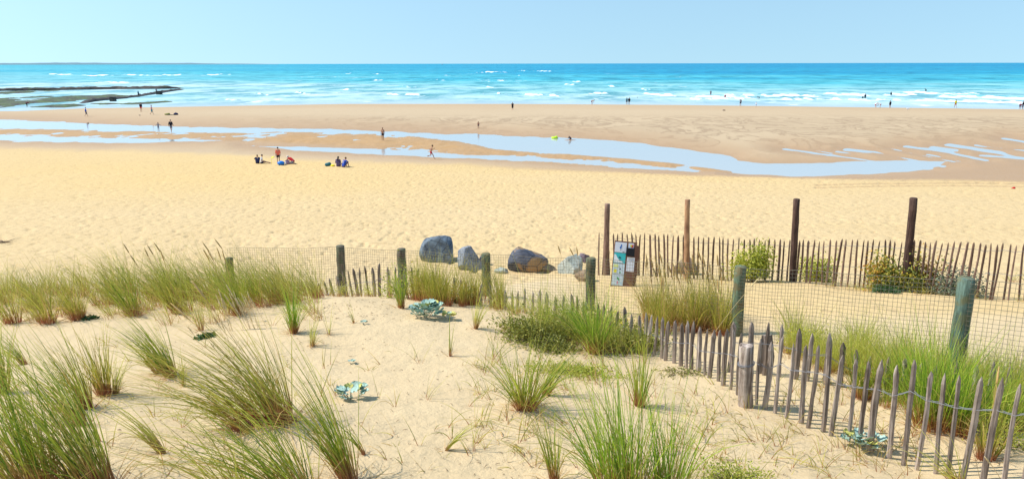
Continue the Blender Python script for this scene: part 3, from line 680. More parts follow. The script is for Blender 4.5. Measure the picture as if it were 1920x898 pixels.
# ------------------------------------------------------------------ sign board
def rect_verts(u0_, v0_, u1_, v1_, d): return [(u0_, d, v0_), (u1_, d, v0_), (u1_, d, v1_), (u0_, d, v1_)]
def sign():
    Ys = 15.9; tl = at_Y(1158, 450, Ys); br = at_Y(1193, 536, Ys); base = ground(1165, 537)
    Ys = base.y; sc = Ys/F*1.02; Wd = 43*sc; Hh = 86*sc
    root = empty('notice_board', base, 'leaning brown board with white and turquoise notices before the tall fence', 'notice board')
    root.rotation_euler = (R(-12), R(6), 0)
    BW = flat('board_wood', (.20, .095, .06), .75, .35, 9); fw = {}
    def pan(name, x0, x1, z0, z1, d, th, mat, par=root):
        mb = MB(); mb.box(((x0+x1)/2, d-th/2, (z0+z1)/2), x1-x0, th, z1-z0); return mb.build(name, mat, par, smooth=False)
    a = Wd; b = Hh
    pan('board', -a/2, a/2, -.12, b, 0, .03, BW); pan('side_panel', a*.10, a/2+.06, -.1, b*.93, -.005+.06, .05, BW)
    white = flat('notice_white', (.74, .76, .82), .5, .04, 20); teal = flat('notice_turquoise', (.05, .50, .52), .5, .15, 6); pale = flat('notice_pale_blue', (.62, .74, .80), .5, .05, 12)
    x0, x1 = -a*.47, a*.04; e = -.030
    hs = [(.745, .97), (.51, .735), (.26, .50), (.01, .25)]
    ms = [white, teal, pale, pale]; inks = []
    for (z0, z1), m_ in zip(hs, ms):
        p = pan('notice', x0, x1, z0*b, z1*b, e, .006, m_); inks.append((p, z0*b, z1*b))
    blue = flat('ink_blue', (.02, .13, .45), .6); blk = flat('ink_black', (.02, .02, .03), .6); yel = flat('ink_yellow', (.85, .75, .05), .6); grn = flat('ink_green', (.08, .35, .12), .6); pnk = flat('ink_pink', (.75, .25, .30), .6); wht = flat('ink_white', (.8, .84, .86), .6); lbl = flat('ink_pale_blue', (.35, .62, .75), .6)
    def blob(par, pts, mat, d=e-.0075):
        me = bpy.data.meshes.new('print'); n_ = len(pts); me.from_pydata([(x, d, z) for x, z in pts]+[(x, d-.001, z) for x, z in pts], [], [tuple(range(n_)), tuple(range(2*n_-1, n_-1, -1))]+[(i, i+n_, (i+1) % n_+n_, (i+1) % n_) for i in range(n_)])
        return link_mesh('printed_picture', me, mat, par)
    w_ = x1-x0; h_ = .225*b
    def Q(k, u, v): return (x0+w_*u, hs[k][0]*b+h_*v)
    blob(inks[0][0], [Q(0,.40,.45), Q(0,.48,.62), Q(0,.52,.82), Q(0,.60,.78), Q(0,.58,.60), Q(0,.56,.36), Q(0,.50,.34)], blue)
    blob(inks[0][0], [Q(0,.49,.18), Q(0,.52,.18), Q(0,.53,.34), Q(0,.50,.34)], blk, e-.0065)
    blob(inks[0][0], [Q(0,.68,.06), Q(0,.86,.06), Q(0,.86,.11), Q(0,.68,.11)], blk)
    blob(inks[1][0], [Q(1,.02,.04), Q(1,.9,.04), Q(1,.35,.42), Q(1,.16,.78), Q(1,.02,.86)], wht, e-.0065)
    blob(inks[1][0], [Q(1,.40,.48), Q(1,.62,.46), Q(1,.60,.55), Q(1,.54,.56), Q(1,.50,.72), Q(1,.47,.57), Q(1,.38,.56)], blk)
    blob(inks[1][0], [Q(1,.42,.26), Q(1,.64,.24), Q(1,.64,.29), Q(1,.42,.31)], blk)
    blob(inks[2][0], [Q(2,.04,.66), Q(2,.45,.66), Q(2,.45,.96), Q(2,.04,.96)], flat('ink_lemon', (.80, .85, .30), .6))
    blob(inks[2][0], [Q(2,.08,.16), Q(2,.34,.14), Q(2,.34,.48), Q(2,.12,.50)], yel)
    blob(inks[2][0], [Q(2,.56,.48), Q(2,.70,.48), Q(2,.68,.60), Q(2,.58,.60)], blk); blob(inks[2][0], [Q(2,.60,.12), Q(2,.70,.10), Q(2,.70,.26), Q(2,.60,.28)], grn)
    blob(inks[3][0], [Q(3,.42,.72), Q(3,.55,.52), Q(3,.68,.50), Q(3,.62,.72), Q(3,.46,.86)], grn); blob(inks[3][0], [Q(3,.44,.18), Q(3,.56,.16), Q(3,.54,.46), Q(3,.46,.44)], pnk)
    blob(inks[3][0], [Q(3,.74,.22), Q(3,.86,.20), Q(3,.84,.30), Q(3,.76,.32)], lbl)
    p = pan('notice', a*.12, a*.46, .34*b, .66*b, e, .006, white)
    for k in range(3): blob(p, [(a*.16, b*(.62-.02*k)), (a*.42, b*(.62-.02*k)), (a*.42, b*(.625-.02*k)), (a*.16, b*(.625-.02*k))], flat('ink_grey', (.35, .37, .45), .6))
    p = pan('leaflet', a*.12, a*.36, .82*b, .97*b, e, .006, white); blob(p, [(a*.24, b*.87), (a*.34, b*.87), (a*.34, b*.95), (a*.26, b*.93)], flat('ink_red', (.7, .10, .05), .6)); blob(p, [(a*.2, b*.89), (a*.26, b*.89), (a*.26, b*.94), (a*.2, b*.94)], yel, e-.0085)
    bx = pan('leaflet_box', a*.05, a*.40, .70*b, .86*b, e-.002, .05, flat('black_box', (.012, .012, .015), .4, .2)); pan('box_lid', a*.10, a*.42, .68*b, .70*b, e-.002, .055, MAT['black_box'], bx)
sign()

# ------------------------------------------------------------------ grass
def blades(B, D, Ln, Wd, bend, K=6, rnd=None, dry=None, z0=0):
    """B base (n,3) D unit start dir, Ln length, Wd width, bend (n,3)"""
    n_ = len(B); t = np.linspace(0, 1, K)[None, :, None]
    C = B[:, None, :] + Ln[:, None, None]*(D[:, None, :]*t + bend[:, None, :]*t**2.2)
    T = D+bend*.8; side = np.cross(T, rng.normal(size=(n_, 3))); side /= np.linalg.norm(side, axis=1)[:, None]+1e-9
    w_ = Wd[:, None, None]*.5*(1-.9*t**1.7)
    V = np.stack([C-side[:, None, :]*w_, C+side[:, None, :]*w_], 2).reshape(-1, 3)
    i = (np.arange(n_)*K*2)[:, None]; k = (np.arange(K-1)*2)[None, :]; a = (i+k).ravel()
    q = np.stack([a, a+1, a+3, a+2], 1)
    rnd = rng.random(n_) if rnd is None else rnd; dry = np.zeros(n_) if dry is None else dry
    A = np.stack([np.repeat(rnd, K*2), np.tile(np.repeat(np.linspace(0, 1, K), 2), n_), np.repeat(dry, K*2), np.ones(n_*K*2)], 1)
    return V, q, A
def tuft_data(c, H, n_, rad, lean, spread, dryp=.24, wd=.0080, droop=.42, short=.66):
    n_ = max(3, int(n_*.74)); spread = spread*1.15
    """lean: (x,y) horizontal offset per unit height of the whole tuft"""
    a = rng.random(n_)*2*math.pi; rr_ = np.sqrt(rng.random(n_))*rad
    B = np.stack([np.cos(a)*rr_, np.sin(a)*rr_, np.zeros(n_)], 1)
    out_ = B[:, :2]/max(rad, .01); 
    D = np.stack([lean[0]*.75+out_[:, 0]*spread*.8+rng.normal(0, spread*.55, n_), lean[1]*.75+out_[:, 1]*spread*.8+rng.normal(0, spread*.55, n_), np.ones(n_)], 1)
    D /= np.linalg.norm(D, axis=1)[:, None]
    Ln = H*(1-short*rng.random(n_)**1.6)*(1+.12*rng.normal(size=n_).clip(-1, 2)); 
    h = D[:, :2]; bend = np.concatenate([h*droop*(.4+1.5*rng.random((n_, 1)))+np.array([lean[0], lean[1]])*.35*rng.random((n_, 1)), -droop*.65*rng.random((n_, 1))**1.5*(1.2+2*np.linalg.norm(h, axis=1)[:, None])], 1)
    gz = terrain(B[:, 0]+c[0], B[:, 1]+c[1])-c[2]; B[:, 2] = gz-.02
    dry = (rng.random(n_) < dryp).astype(float)*rng.uniform(.5, 1, n_)
    fold = (dry > 0)*rng.random(n_); bend[:, 2] -= fold*.45; bend[:, :2] += (rng.normal(size=(n_, 2))*.35)*fold[:, None]
    V, q, A = blades(B, D, Ln, wd*rng.uniform(.6, 1.3, n_), bend, dry=dry)
    return V, q, A
TG = 'marram grass tufts on the dune'
SEED = flat('seed_head_straw', (.52, .33, .12), .8, .25, 60); SEEDP = flat('seed_head_pale', (.60, .46, .24), .8, .2, 60)
DRYM = G['yellow']
def seed_head(parent, base, lean, H, L_=.16, mat=SEED, r=.009):
    """stalk with a spindle-shaped spike"""
    mb = MB(); b = Vector(base); l = Vector((lean[0], lean[1], 1)).normalized(); pts = []; rad = []
    P_ = lambda t: b+l*H*t+Vector((lean[0], lean[1], -.3))*(H*.16*t*t)
    for t in np.linspace(0, .8, 5): pts.append(P_(t)); rad.append(.0022)
    s0 = 1-L_/H
    for k, t in enumerate(np.linspace(max(.5, s0), 1, 7)): pts.append(P_(t)); rad.append(r*[.35, .8, 1, 1.05, .9, .6, .15][k])
    order = sorted(range(len(pts)), key=lambda i: (pts[i]-b).length); pts = [pts[i] for i in order]; rad = [rad[i] for i in order]
    mb.ring_tube(pts, rad, 5); return mb.build('seed_head', mat, parent)
def tuft(px, py, H, n_, rad, lean, spread, kind, label, seeds=0, Y=None, dead=0, **kw):
    if Y: q_ = at_Y(px, py, Y); c = Vector((q_[0], Y, tz(q_[0], Y)))
    else: c = ground(px, py)
    H *= 1.30
    root = empty('marram_grass_tuft', c, label, 'grass tuft', TG)
    V, q, A = tuft_data(c, H, n_, rad, lean, spread, **kw)
    link_mesh('blades', np_mesh('blades', V, q, attrs={'blade': A}), G[kind], root)
    nd = dead or max(8, n_//7)
    a = rng.random(nd)*6.28; B = np.stack([np.cos(a)*rad*1.1, np.sin(a)*rad*1.1, np.full(nd, -.01)], 1)
    D = np.stack([np.cos(a)*.9+lean[0]*.3, np.sin(a)*.9, .25+.7*rng.random(nd)], 1); D /= np.linalg.norm(D, axis=1)[:, None]
    V, q, A = blades(B, D, H*rng.uniform(.15, .42, nd), np.full(nd, .005), np.stack([0*a, 0*a, -.5*rng.random(nd)], 1), dry=np.ones(nd)); 
    link_mesh('dead_leaves', np_mesh('dead_leaves', V, q, attrs={'blade': A}), G['olive'], root)
    for i in range(seeds):
        ll = (lean[0]+random.gauss(0, .16), lean[1]+random.gauss(0, .1)); seed_head(root, (random.uniform(-rad, rad)*.6, random.uniform(-rad, rad)*.6, 0), ll, H*random.uniform(1.02, 1.2), min(.2, H*.24))
    return root
# name px, py, H, n, rad, lean, spread, kind, label, seeds
T = [
 (60,925,.95,420,.17,(-.42,.10),.20,'green','huge dark green tuft filling the bottom left corner',0),
 (185,925,.98,300,.12,(-.50,.12),.15,'green','long arching green tuft right of the corner tuft, bottom left',0),
 (152,798,.66,110,.05,(-.55,.1),.16,'green','narrow tuft behind the bottom left clumps, bent left',0),
 (165,765,.62,170,.05,(-.42,.1),.16,'olive','tuft with dark red base leaning left, left foreground',0),
 (196,741,.60,190,.07,(-.18,.1),.17,'olive','upright olive tuft with brown stalks, just right of the red based one',0),
 (216,738,.42,50,.03,(.15,.1),.15,'yellow','sparse little side shoot beside the upright olive tuft',0),
 (322,706,.63,210,.055,(-.48,.1),.15,'green','bright green tuft with reddish base fanning left, middle left',0),
 (300,700,.55,90,.04,(-.62,.1),.14,'green','lower shoots left of the reddish based middle tuft',0),
 (345,724,.33,30,.02,(-.10,.05),.10,'yellow','thin short sprig right of the reddish based middle tuft',0),
 (3,738,.70,160,.07,(-.12,.05),.12,'green','tall narrow tuft cut by the left edge of the view',0),
 (47,684,.48,50,.03,(-.75,.05),.10,'green','flattened tuft bent left near the left edge',0),
 (528,792,.90,330,.10,(-.52,.12),.22,'olive','large windswept tuft on a small mound, long blades reaching left',2),
 (470,800,.80,200,.12,(-.85,-.10),.22,'olive','low sprawling blades on the left flank of the windswept mound',0),
 (306,850,.50,60,.03,(-.75,.1),.14,'yellow','thin bent tuft alone between bottom left clumps and mound',0),
 (655,905,.92,180,.06,(-.38,.15),.13,'green','tall open tuft rising from the bottom edge, left of centre',0),
 (560,935,.80,220,.14,(-.62,.05),.25,'green','bottom edge tuft spreading low to the left',0),
 (450,945,.70,120,.12,(-.50,-.1),.30,'olive','olive blades at the bottom edge below the mound',0),
 (684,852,.42,26,.015,(-.55,.1),.08,'green','small stiff sprig leaning left in the central sand',0),
 (551,625,.62,150,.04,(-.04,.05),.17,'fresh','fresh light green tuft at the edge of the grass belt',0),
 (584,650,.40,45,.03,(.10,.05),.15,'yellow','sparse pale tuft right below the fresh green one',0),
 (378,620,.50,30,.03,(-.15,.05),.14,'olive','dark thin stalks above a leafy rosette',0),
 (449,590,.72,200,.06,(-.38,.05),.18,'green','dense tuft below the short mossy post, leaning left',4),
 (334,588,.68,180,.08,(-.32,.05),.18,'olive','brown based tuft in the grass belt, left of centre',1),
 (250,592,.66,190,.10,(-.35,.05),.22,'green','green tuft in the grass belt above the left sand',0),
 (147,600,.58,180,.08,(-.12,.05),.22,'olive','tuft with many brown stalks at left end of the grass belt',0),
 (90,606,.60,160,.09,(-.20,.05),.22,'olive','tawny tuft in the far left belt',0),
 (25,606,.58,150,.10,(-.25,.05),.2,'olive','tawny tuft touching the left edge of the view',0),
 (664,606,.32,14,.012,(-.20,.05),.06,'green','single sprig on the crest of the sand hump',0),
 (618,628,.36,20,.02,(.10,.05),.16,'yellow','little forked sprig left of the sand hump',0),
 (752,578,.62,110,.04,(-.08,.05),.13,'fresh','pale green tuft before the dark second post',0),
 (892,617,.50,60,.025,(.14,.05),.13,'yellow','yellow tuft with orange base right of the big sea kale',0),
 (844,668,.42,22,.012,(.02,.05),.09,'green','thin upright sprig in the middle of the sand',0),
 (835,845,.34,26,.015,(.75,.1),.10,'yellow','orange footed sprig bent right in the central sand',0),
 (985,766,.60,300,.085,(.02,.06),.36,'green','round fan shaped tuft with pink red base, centre',0),
 (1022,740,.50,70,.035,(.45,.1),.15,'green','side shoots leaning right from the centre fan tuft',0),
 (1114,662,.82,330,.09,(-.12,.1),.28,'fresh','tall green tuft rising out of the dark low bush',0),
 (1200,762,.66,120,.05,(-.02,.05),.15,'green','slim upright tuft between bush and bright foreground clump',0),
 (1165,930,.92,420,.17,(-.10,.08),.20,'fresh','largest bright green clump at the bottom, right of centre',0),
 (1255,935,.78,200,.12,(.06,.05),.20,'fresh','right half of the bright bottom clump, shorter blades',0),
 (1040,905,.58,80,.035,(-.06,.06),.14,'green','thin tuft left of the bright bottom clump',0),
 (1617,748,.60,220,.09,(.0,.05),.20,'green','green tuft with orange stems behind the picket row',0),
 (1745,800,.90,420,.15,(-.05,.08),.20,'fresh','biggest tuft behind the pickets at right, orange stalks below',0),
 (1800,812,.80,260,.10,(.08,.08),.22,'fresh','tuft right of the biggest one behind the pickets',0),
 (1848,862,.62,150,.07,(.06,.05),.22,'olive','brown footed tuft in the right corner behind the last pickets',1),
 (1690,735,.62,160,.08,(-.08,.05),.22,'green','tuft between the two picket rows near the right',0),
 (1240,625,.62,190,.09,(-.05,.03),.16,'olive','brown stalked tuft before the wire mesh, right of the bush',3),
 (1300,622,.70,220,.11,(-.04,.03),.16,'olive','dense brown stalked tuft left of the tall green post',4),
 (1350,628,.64,180,.09,(.0,.03),.17,'olive','brown stalked tuft touching the tall green post',2),
 (1490,640,.62,120,.06,(-.08,.03),.15,'yellow','straw green tuft right of the tall green post',0),
 (1795,905,.40,60,.05,(-.5,.0),.3,'yellow','few straw blades at the bottom right before the pickets',0),
]
for t in T: tuft(*t[:9], seeds=t[9])
# dense belts, nobody could count these
def belt(spots, kinds, label, name='marram_grass', H=(.45, .72), lean=(-.38, .03), nb=(35, 65), spread=.27, dryp=.2, Yfix=None, wd=.006, mat='olive'):
    Vs, Qs, As = [], [], []; off = 0
    for px, py in spots:
        c = ground(px, py) if Yfix is None else None
        if c is None: q_ = at_Y(px, py, Yfix(px)); c = Vector((q_[0], q_[1], tz(q_[0], q_[1])))
        n_ = random.randint(*nb); V, q, A = tuft_data(c, random.uniform(*H), n_, random.uniform(.04, .11), (lean[0]+random.gauss(0, .12), lean[1]), spread, dryp=dryp, wd=wd)
        V = V+np.array(c); Vs.append(V); Qs.append(q+off); As.append(A); off += len(V)
    V = np.concatenate(Vs); o = link_mesh(name, np_mesh(name, V, np.concatenate(Qs), attrs={'blade': np.concatenate(As)}), G[mat]); return tag(o, label, 'grass', kind='stuff')
rb = random.Random(3)
sp1 = [(rb.uniform(195, 600), 0) for _ in range(85)]; 
belt([(x, rb.uniform(560, 590)) for x, _ in sp1[:85]], None, 'dense olive marram grass belt left of the wire mesh, leaning left', mat='olive', H=(.55, 1.12), Yfix=lambda px: rb.uniform(10.9, 12.8))
belt([(rb.uniform(200, 560), 560) for _ in range(42)], None, 'greener blades mixed through the grass belt left of the wire mesh', mat='green', H=(.6, 1.15), Yfix=lambda px: rb.uniform(10.7, 12.4))
belt([(rb.uniform(-60, 200), 560) for _ in range(56)], None, 'tawny grass belt at the far left of the dune crest', mat='olive', H=(.45, .8), lean=(-.2, 0), Yfix=lambda px: rb.uniform(10.4, 12.6))
belt([(rb.uniform(775, 850), 560) for _ in range(34)]+[(rb.uniform(855, 960), 560) for _ in range(20)], None, 'upright brown footed grass along the middle pickets', mat='olive', H=(.65, 1.0), lean=(-.03, 0), spread=.12, Yfix=lambda px: rb.uniform(11.2, 12.2))
belt([(rb.uniform(940, 1100), 600) for _ in range(16)]+[(rb.uniform(1080, 1250), 620) for _ in range(20)], None, 'thin grass mixed into the dark low bush', mat='yellow', H=(.35, .6), lean=(-.15, 0), Yfix=lambda px: rb.uniform(9.6, 11.2)-(px-1000)*.003, nb=(20, 45))
belt([(rb.uniform(1210, 1370), 600) for _ in range(64)], None, 'tawny grass behind the wire mesh left of the tall green post', mat='olive', H=(.65, 1.05), lean=(-.02, 0), spread=.14, dryp=.4, Yfix=lambda px: rb.uniform(10.6, 12.0))
belt([(rb.uniform(1470, 1940), 700) for _ in range(190)], None, 'tall feathery grass filling the strip between mesh and right pickets', mat='yellow', H=(.45, .78), lean=(-.02, 0), spread=.25, dryp=.1, nb=(28, 55), Yfix=lambda px: 9.6-(px-1400)*.0045+rb.uniform(-.6, .6), wd=.005)
belt([(rb.uniform(1640, 1920), 700) for _ in range(34)], None, 'greener lush blades in the strip between mesh and right pickets', mat='fresh', H=(.5, .8), lean=(.02, 0), spread=.22, nb=(50, 90), Yfix=lambda px: 8.6-(px-1400)*.0035+rb.uniform(-.4, .4), wd=.0055)
belt([(rb.uniform(1210, 1930), 530) for _ in range(46)], None, 'low dry straw and grass wisps along the foot of the tall fence', mat='yellow', H=(.18, .42), lean=(0, 0), spread=.5, dryp=.6, nb=(8, 22), Yfix=lambda px: float(np.interp(px, [1200, 1500, 1700, 1940], [17.3, 16.2, 15.1, 13.8]))+rb.uniform(-.5, .4))
belt([(rb.uniform(1860, 1960), 500) for _ in range(7)]+[(rb.uniform(1120, 1200), 500) for _ in range(4)], None, 'green wisps on the beach side of the tall fence', mat='green', H=(.35, .6), lean=(-.3, 0), spread=.35, nb=(14, 26), Yfix=lambda px: 18.5)
# scattered thin sprigs over the open sand
def sprigs():
    Vs, Qs, As = [], [], []; off = 0; r = random.Random(5)
    for i in range(560):
        px, py = r.uniform(180, 1250), r.uniform(600, 900)
        if r.random() < .35: px, py = r.uniform(880, 1110), r.uniform(680, 880)
        if i > 290: px, py = r.uniform(1250, 1720), r.uniform(720, 900)
        if 560 < px < 900 and py < 660 and r.random() < .6: continue
        c = ground(px, py); n_ = r.choice([1, 2, 2, 3, 4, 6, 8]); H = r.uniform(.14, .46)
        V, q, A = tuft_data(c, H, n_, .015, (r.gauss(-.1, .35), r.gauss(0, .25)), .45, dryp=.35, wd=.0062, droop=.45)
        Vs.append(V+np.array(c)); Qs.append(q+off); As.append(A); off += len(V)
    o = link_mesh('grass_sprigs', np_mesh('grass_sprigs', np.concatenate(Vs), np.concatenate(Qs), attrs={'blade': np.concatenate(As)}), G['olive']); tag(o, 'thin scattered grass sprigs over the open dune sand', 'grass', kind='stuff')
    mb = MB()
    for i in range(950):
        px, py = r.uniform(150, 1800), r.uniform(575, 900)
        if i < 130: px, py = r.gauss(650, 60), r.uniform(562, 600)
        c = ground(px, py); a = r.uniform(0, 6.28); l = r.uniform(.008, .05); d = Vector((math.cos(a), math.sin(a), r.uniform(0, .35)))*l
        mb.ring_tube([c+Vector((0, 0, .004)), c+d*.5+Vector((0, 0, .008)), c+d+Vector((0, 0, .004))], [.0015, .003, .001], 3)
    tag(mb.build('plant_litter', flat('litter_brown', (.17, .105, .06), .9)), 'small dark twigs and dead leaf bits on the sand', 'litter', kind='stuff')
sprigs()
belt([(rb.uniform(-40, 600), 560) for _ in range(44)], None, 'front fringe of loose yellowish blades along the left grass belt', mat='yellow', H=(.35, .8), nb=(18, 40), spread=.32, Yfix=lambda px: rb.uniform(9.9, 11.2))
belt([(rb.uniform(1010, 1150), 640) for _ in range(16)], None, 'tall upright yellow green blades rising out of the low bush', mat='yellow', H=(.75, 1.2), lean=(-.18, 0), nb=(30, 50), spread=.22, Yfix=lambda px: rb.uniform(9.3, 10.4))
belt([(rb.uniform(900, 1230), 700) for _ in range(16)], None, 'wispy blades on the sand in front of the low bush', mat='green', H=(.3, .6), lean=(-.1, 0), nb=(8, 20), spread=.4, Yfix=lambda px: rb.uniform(7.4, 8.8))
belt([(rb.uniform(585, 780), 560) for _ in range(16)]+[(rb.uniform(900, 1060), 590) for _ in range(16)], None, 'loose yellowish blades growing along the half buried pickets', mat='yellow', H=(.35, .65), lean=(-.1, 0), nb=(14, 30), spread=.3, Yfix=lambda px: float(np.interp(px, [585, 700, 850, 940, 1060], [13.1, 12.4, 11.8, 11.3, 10.6]))-rb.uniform(-.1, .3))
# tall ripe seed heads standing above the belts
def seed_cluster(pts, label, name='grass_stalks', mat=SEED, r=.012, L_=.22):
    g0 = None
    for (px, py, Yv, hp, ln) in pts:
        t_ = at_Y(px, py, Yv); zb = tz(t_[0], Yv); c = Vector((t_[0], Yv, zb))
        if g0 is None: g0 = c; root = empty(name, c, label, 'grass stalks')
        H = (t_[2]-zb); seed_head(root, c-g0-Vector((ln*H, 0, 0)), (ln, 0), H*1.06, L_, mat, r)
seed_cluster([(281,452,11.8,0,-.35),(275,462,11.8,0,-.25),(248,470,11.6,0,-.4),(294,446,12,0,-.4),(385,444,12,0,-.42),(408,436,12,0,-.45),(236,450,12,0,-.35)], 'brown seed stalks standing above the left grass belt', r=.010)
seed_cluster([(402,592,9.2,0,-.5),(415,600,9.0,0,-.25),(352,608,9.2,0,-.5),(440,545,10,0,-.2),(455,548,10,0,-.25),(447,560,9.8,0,-.3),(462,566,9.8,0,-.2),(395,640,8.4,0,-.5)]+[(float(x),float(y),9.6,0,l) for x,y,l in zip(np.linspace(408,470,16), 540+rng.uniform(-14,30,16), rng.uniform(-.45,-.15,16))], 'straw coloured seed stalks below the mossy left post', mat=SEEDP, r=.009)
seed_cluster([(1214,475,12.4,0,-.12),(1224,482,12.4,0,-.15),(1232,478,12.2,0,-.2),(1241,470,12.4,0,-.2),(1285,480,12,0,-.3),(1292,488,12,0,-.25),(1301,484,11.8,0,-.15),(1314,462,12,0,-.25),(1322,476,11.8,0,-.2),(1332,492,11.6,0,-.1),(1352,498,11.4,0,-.1),(1264,500,12,0,-.1)]+[(float(x),float(y),11.8,0,l) for x,y,l in zip(np.linspace(1212,1365,18), 488+rng.uniform(-18,22,18), rng.uniform(-.3,0,18))], 'tall orange seed stalks in front of the tall fence', r=.014, L_=.26)
seed_cluster([(1050,457,14,0,-.22),(1073,458,14,0,-.35),(1083,462,14,0,-.1)], 'three orange seed stalks before the pale boulder', r=.012, L_=.2)
seed_cluster([(1418,500,9.6,0,.55)], 'single pale seed stalk crossing the tall green post', mat=SEEDP, r=.008, L_=.2)
seed_cluster([(1822,815,5.75,0,-.3),(1850,845,5.6,0,-.6)], 'pale nodding seed heads between the last pickets', mat=SEEDP, r=.008, L_=.1)

# ------------------------------------------------------------------ shrubs and leafy plants
def leaf_cloud(c, rx, ry, rz, n_, size, seed, up=.3, zoff=0):
    r = np.random.default_rng(seed); nc = max(5, int(14)); cc = r.normal(0, .45, (nc, 3)); cc = cc/np.maximum(1, np.linalg.norm(cc, axis=1)/.8)[:, None]; cc[:, 2] = np.abs(cc[:, 2])
    k = r.integers(0, nc, n_); p = cc[k]+r.normal(0, .24, (n_, 3)); p[:, 2] = np.abs(p[:, 2])
    C = p*np.array([rx, ry, rz]); C[:, 2] += zoff
    nr = r.normal(size=(n_, 3))+np.array([0, 0, up]); nr /= np.linalg.norm(nr, axis=1)[:, None]; t = np.cross(nr, r.normal(size=(n_, 3))); t /= np.linalg.norm(t, axis=1)[:, None]; b = np.cross(nr, t)
    s = size*r.uniform(.6, 1.4, n_)[:, None]
    V = np.stack([C-t*s, C+b*s*.45-t*s*.1+nr*s*.12, C+t*s, C-b*s*.45-t*s*.1+nr*s*.12], 1).reshape(-1, 3); q = np.arange(n_*4).reshape(-1, 4)
    rn = np.clip(r.random(n_)*.55+r.random(nc)[k]*.45, 0, 1); A = np.repeat(np.stack([rn, rn, rn, np.ones(n_)], 1), 4, 0)
    return V, q, A, cc*np.array([rx, ry, rz])
STEM = flat('woody_stem', (.16, .10, .06), .9)
def shrub(name, px, py, rx, ry, rz, n_, size, mat, label, seed, Y=None, stem_n=14, flowers=None, cat='shrub', zoff=0):
    if Y: q_ = at_Y(px, py, Y); c = Vector((q_[0], Y, tz(q_[0], Y)))
    else: c = ground(px, py)
    root = empty(name, c, label, cat); V, q, A, cc = leaf_cloud(c, rx, ry, rz, n_, size, seed, zoff=zoff)
    gz = terrain(V[:, 0]+c.x, V[:, 1]+c.y)-c.z; V[:, 2] += gz
    link_mesh('leaves', np_mesh('leaves', V, q, attrs={'blade': A}, smooth=False), mat, root)
    mb = MB(); r = random.Random(seed)
    for i in range(stem_n):
        e = Vector(cc[i % len(cc)])*r.uniform(.8, 1.15); e.z += float(terrain(np.array([c.x+e.x]), np.array([c.y+e.y]))[0])-c.z+zoff
        s0 = Vector((e.x*.25, e.y*.25, -.03)); mb.ring_tube([s0, s0.lerp(e, .5)+Vector((0, 0, .03)), e], [.007, .005, .002], 4)
    mb.build('stems', STEM, root)
    if flowers:
        V, q, A, _ = leaf_cloud(c, rx*1.02, ry, rz*1.1, flowers[1], size*.8, seed+1, up=1, zoff=zoff); gz = terrain(V[:, 0]+c.x, V[:, 1]+c.y)-c.z; V[:, 2] += gz+.01
        link_mesh('flowers', np_mesh('flowers', V, q, attrs={'blade': A}, smooth=False), flowers[0], root)
    return root
LB = leaf_mat('dark_bush_leaves', [(0, (.08, .095, .015)), (.4, (.19, .20, .03)), (.75, (.33, .32, .05)), (1, (.48, .42, .09))])
LYG = leaf_mat('yellow_green_leaves', [(0, (.20, .26, .03)), (.5, (.42, .44, .05)), (1, (.62, .58, .08))])
LOR = leaf_mat('autumn_leaves', [(0, (.07, .11, .03)), (.3, (.22, .26, .05)), (.55, (.52, .46, .06)), (.78, (.66, .26, .04)), (1, (.62, .5, .08))])
LGR = leaf_mat('grey_green_leaves', [(0, (.08, .12, .08)), (.5, (.20, .26, .17)), (1, (.36, .42, .30))])
LDG = leaf_mat('deep_green_leaves', [(0, (.02, .06, .02)), (1, (.06, .16, .04))])
YF = leaf_mat('yellow_flowers', [(0, (.65, .5, .02)), (1, (.8, .7, .05))])
shrub('low_bush', 1000, 640, .62, .50, .24, 4200, .020, LB, 'dark olive creeping bush left half, before the middle pickets', 4, stem_n=24)
shrub('low_bush', 1085, 625, .60, .55, .34, 5200, .020, LB, 'dark olive bush right half around the tall green tuft', 5, stem_n=24)
shrub('low_bush', 1190, 655, .60, .50, .28, 4200, .020, LB, 'dark olive bush next to where the near pickets begin', 6, stem_n=24)
shrub('low_bush', 1100, 700, .75, .30, .10, 1900, .015, LYG, 'flat pale creeper spreading on sand under the dark bush', 7, stem_n=16)
shrub('low_bush', 1275, 700, .35, .20, .06, 500, .013, LB, 'thin dark creeper on sand before the first tall pickets', 17, stem_n=12)
shrub('shrub', 1408, 515, .46, .38, .72, 4200, .034, LYG, 'rounded yellow green shrub growing through the tall fence', 8, Y=16.6, stem_n=16, zoff=.08)
shrub('shrub', 1535, 500, .60, .30, .55, 2400, .032, LYG, 'yellow green shrub on the beach side of the tall fence', 9, Y=17.2, stem_n=12)
shrub('shrub', 1660, 530, .50, .35, .70, 3400, .034, LOR, 'orange and green shrub left of the most leaning post', 10, Y=15.4, stem_n=16)
shrub('shrub', 1730, 520, .55, .35, .90, 4200, .034, LOR, 'tallest green and orange shrub right of the most leaning post', 11, Y=15.3, stem_n=16, flowers=(YF, 120))
shrub('shrub', 1800, 540, .50, .35, .65, 2400, .030, LGR, 'grey green shrub by the tilted pickets at right', 12, Y=14.9, stem_n=16)
shrub('shrub', 1655, 548, .35, .2, .14, 700, .024, LDG, 'low dark green plant at the foot of the orange shrub', 13, Y=14.9, stem_n=6)
shrub('shrub', 1510, 640, .30, .25, .34, 900, .018, LYG, 'bright yellow green herb behind the second picket row', 14, Y=9.3, stem_n=10, flowers=(YF, 90))
shrub('shrub', 770, 560, .50, .25, .48, 1400, .020, LYG, 'yellow green herb between pickets and second dark post', 15, Y=11.9, stem_n=10, flowers=(YF, 60))
shrub('shrub', 858, 575, .28, .18, .36, 500, .022, LOR, 'orange leaved herb among the middle pickets', 16, Y=11.6, stem_n=10)
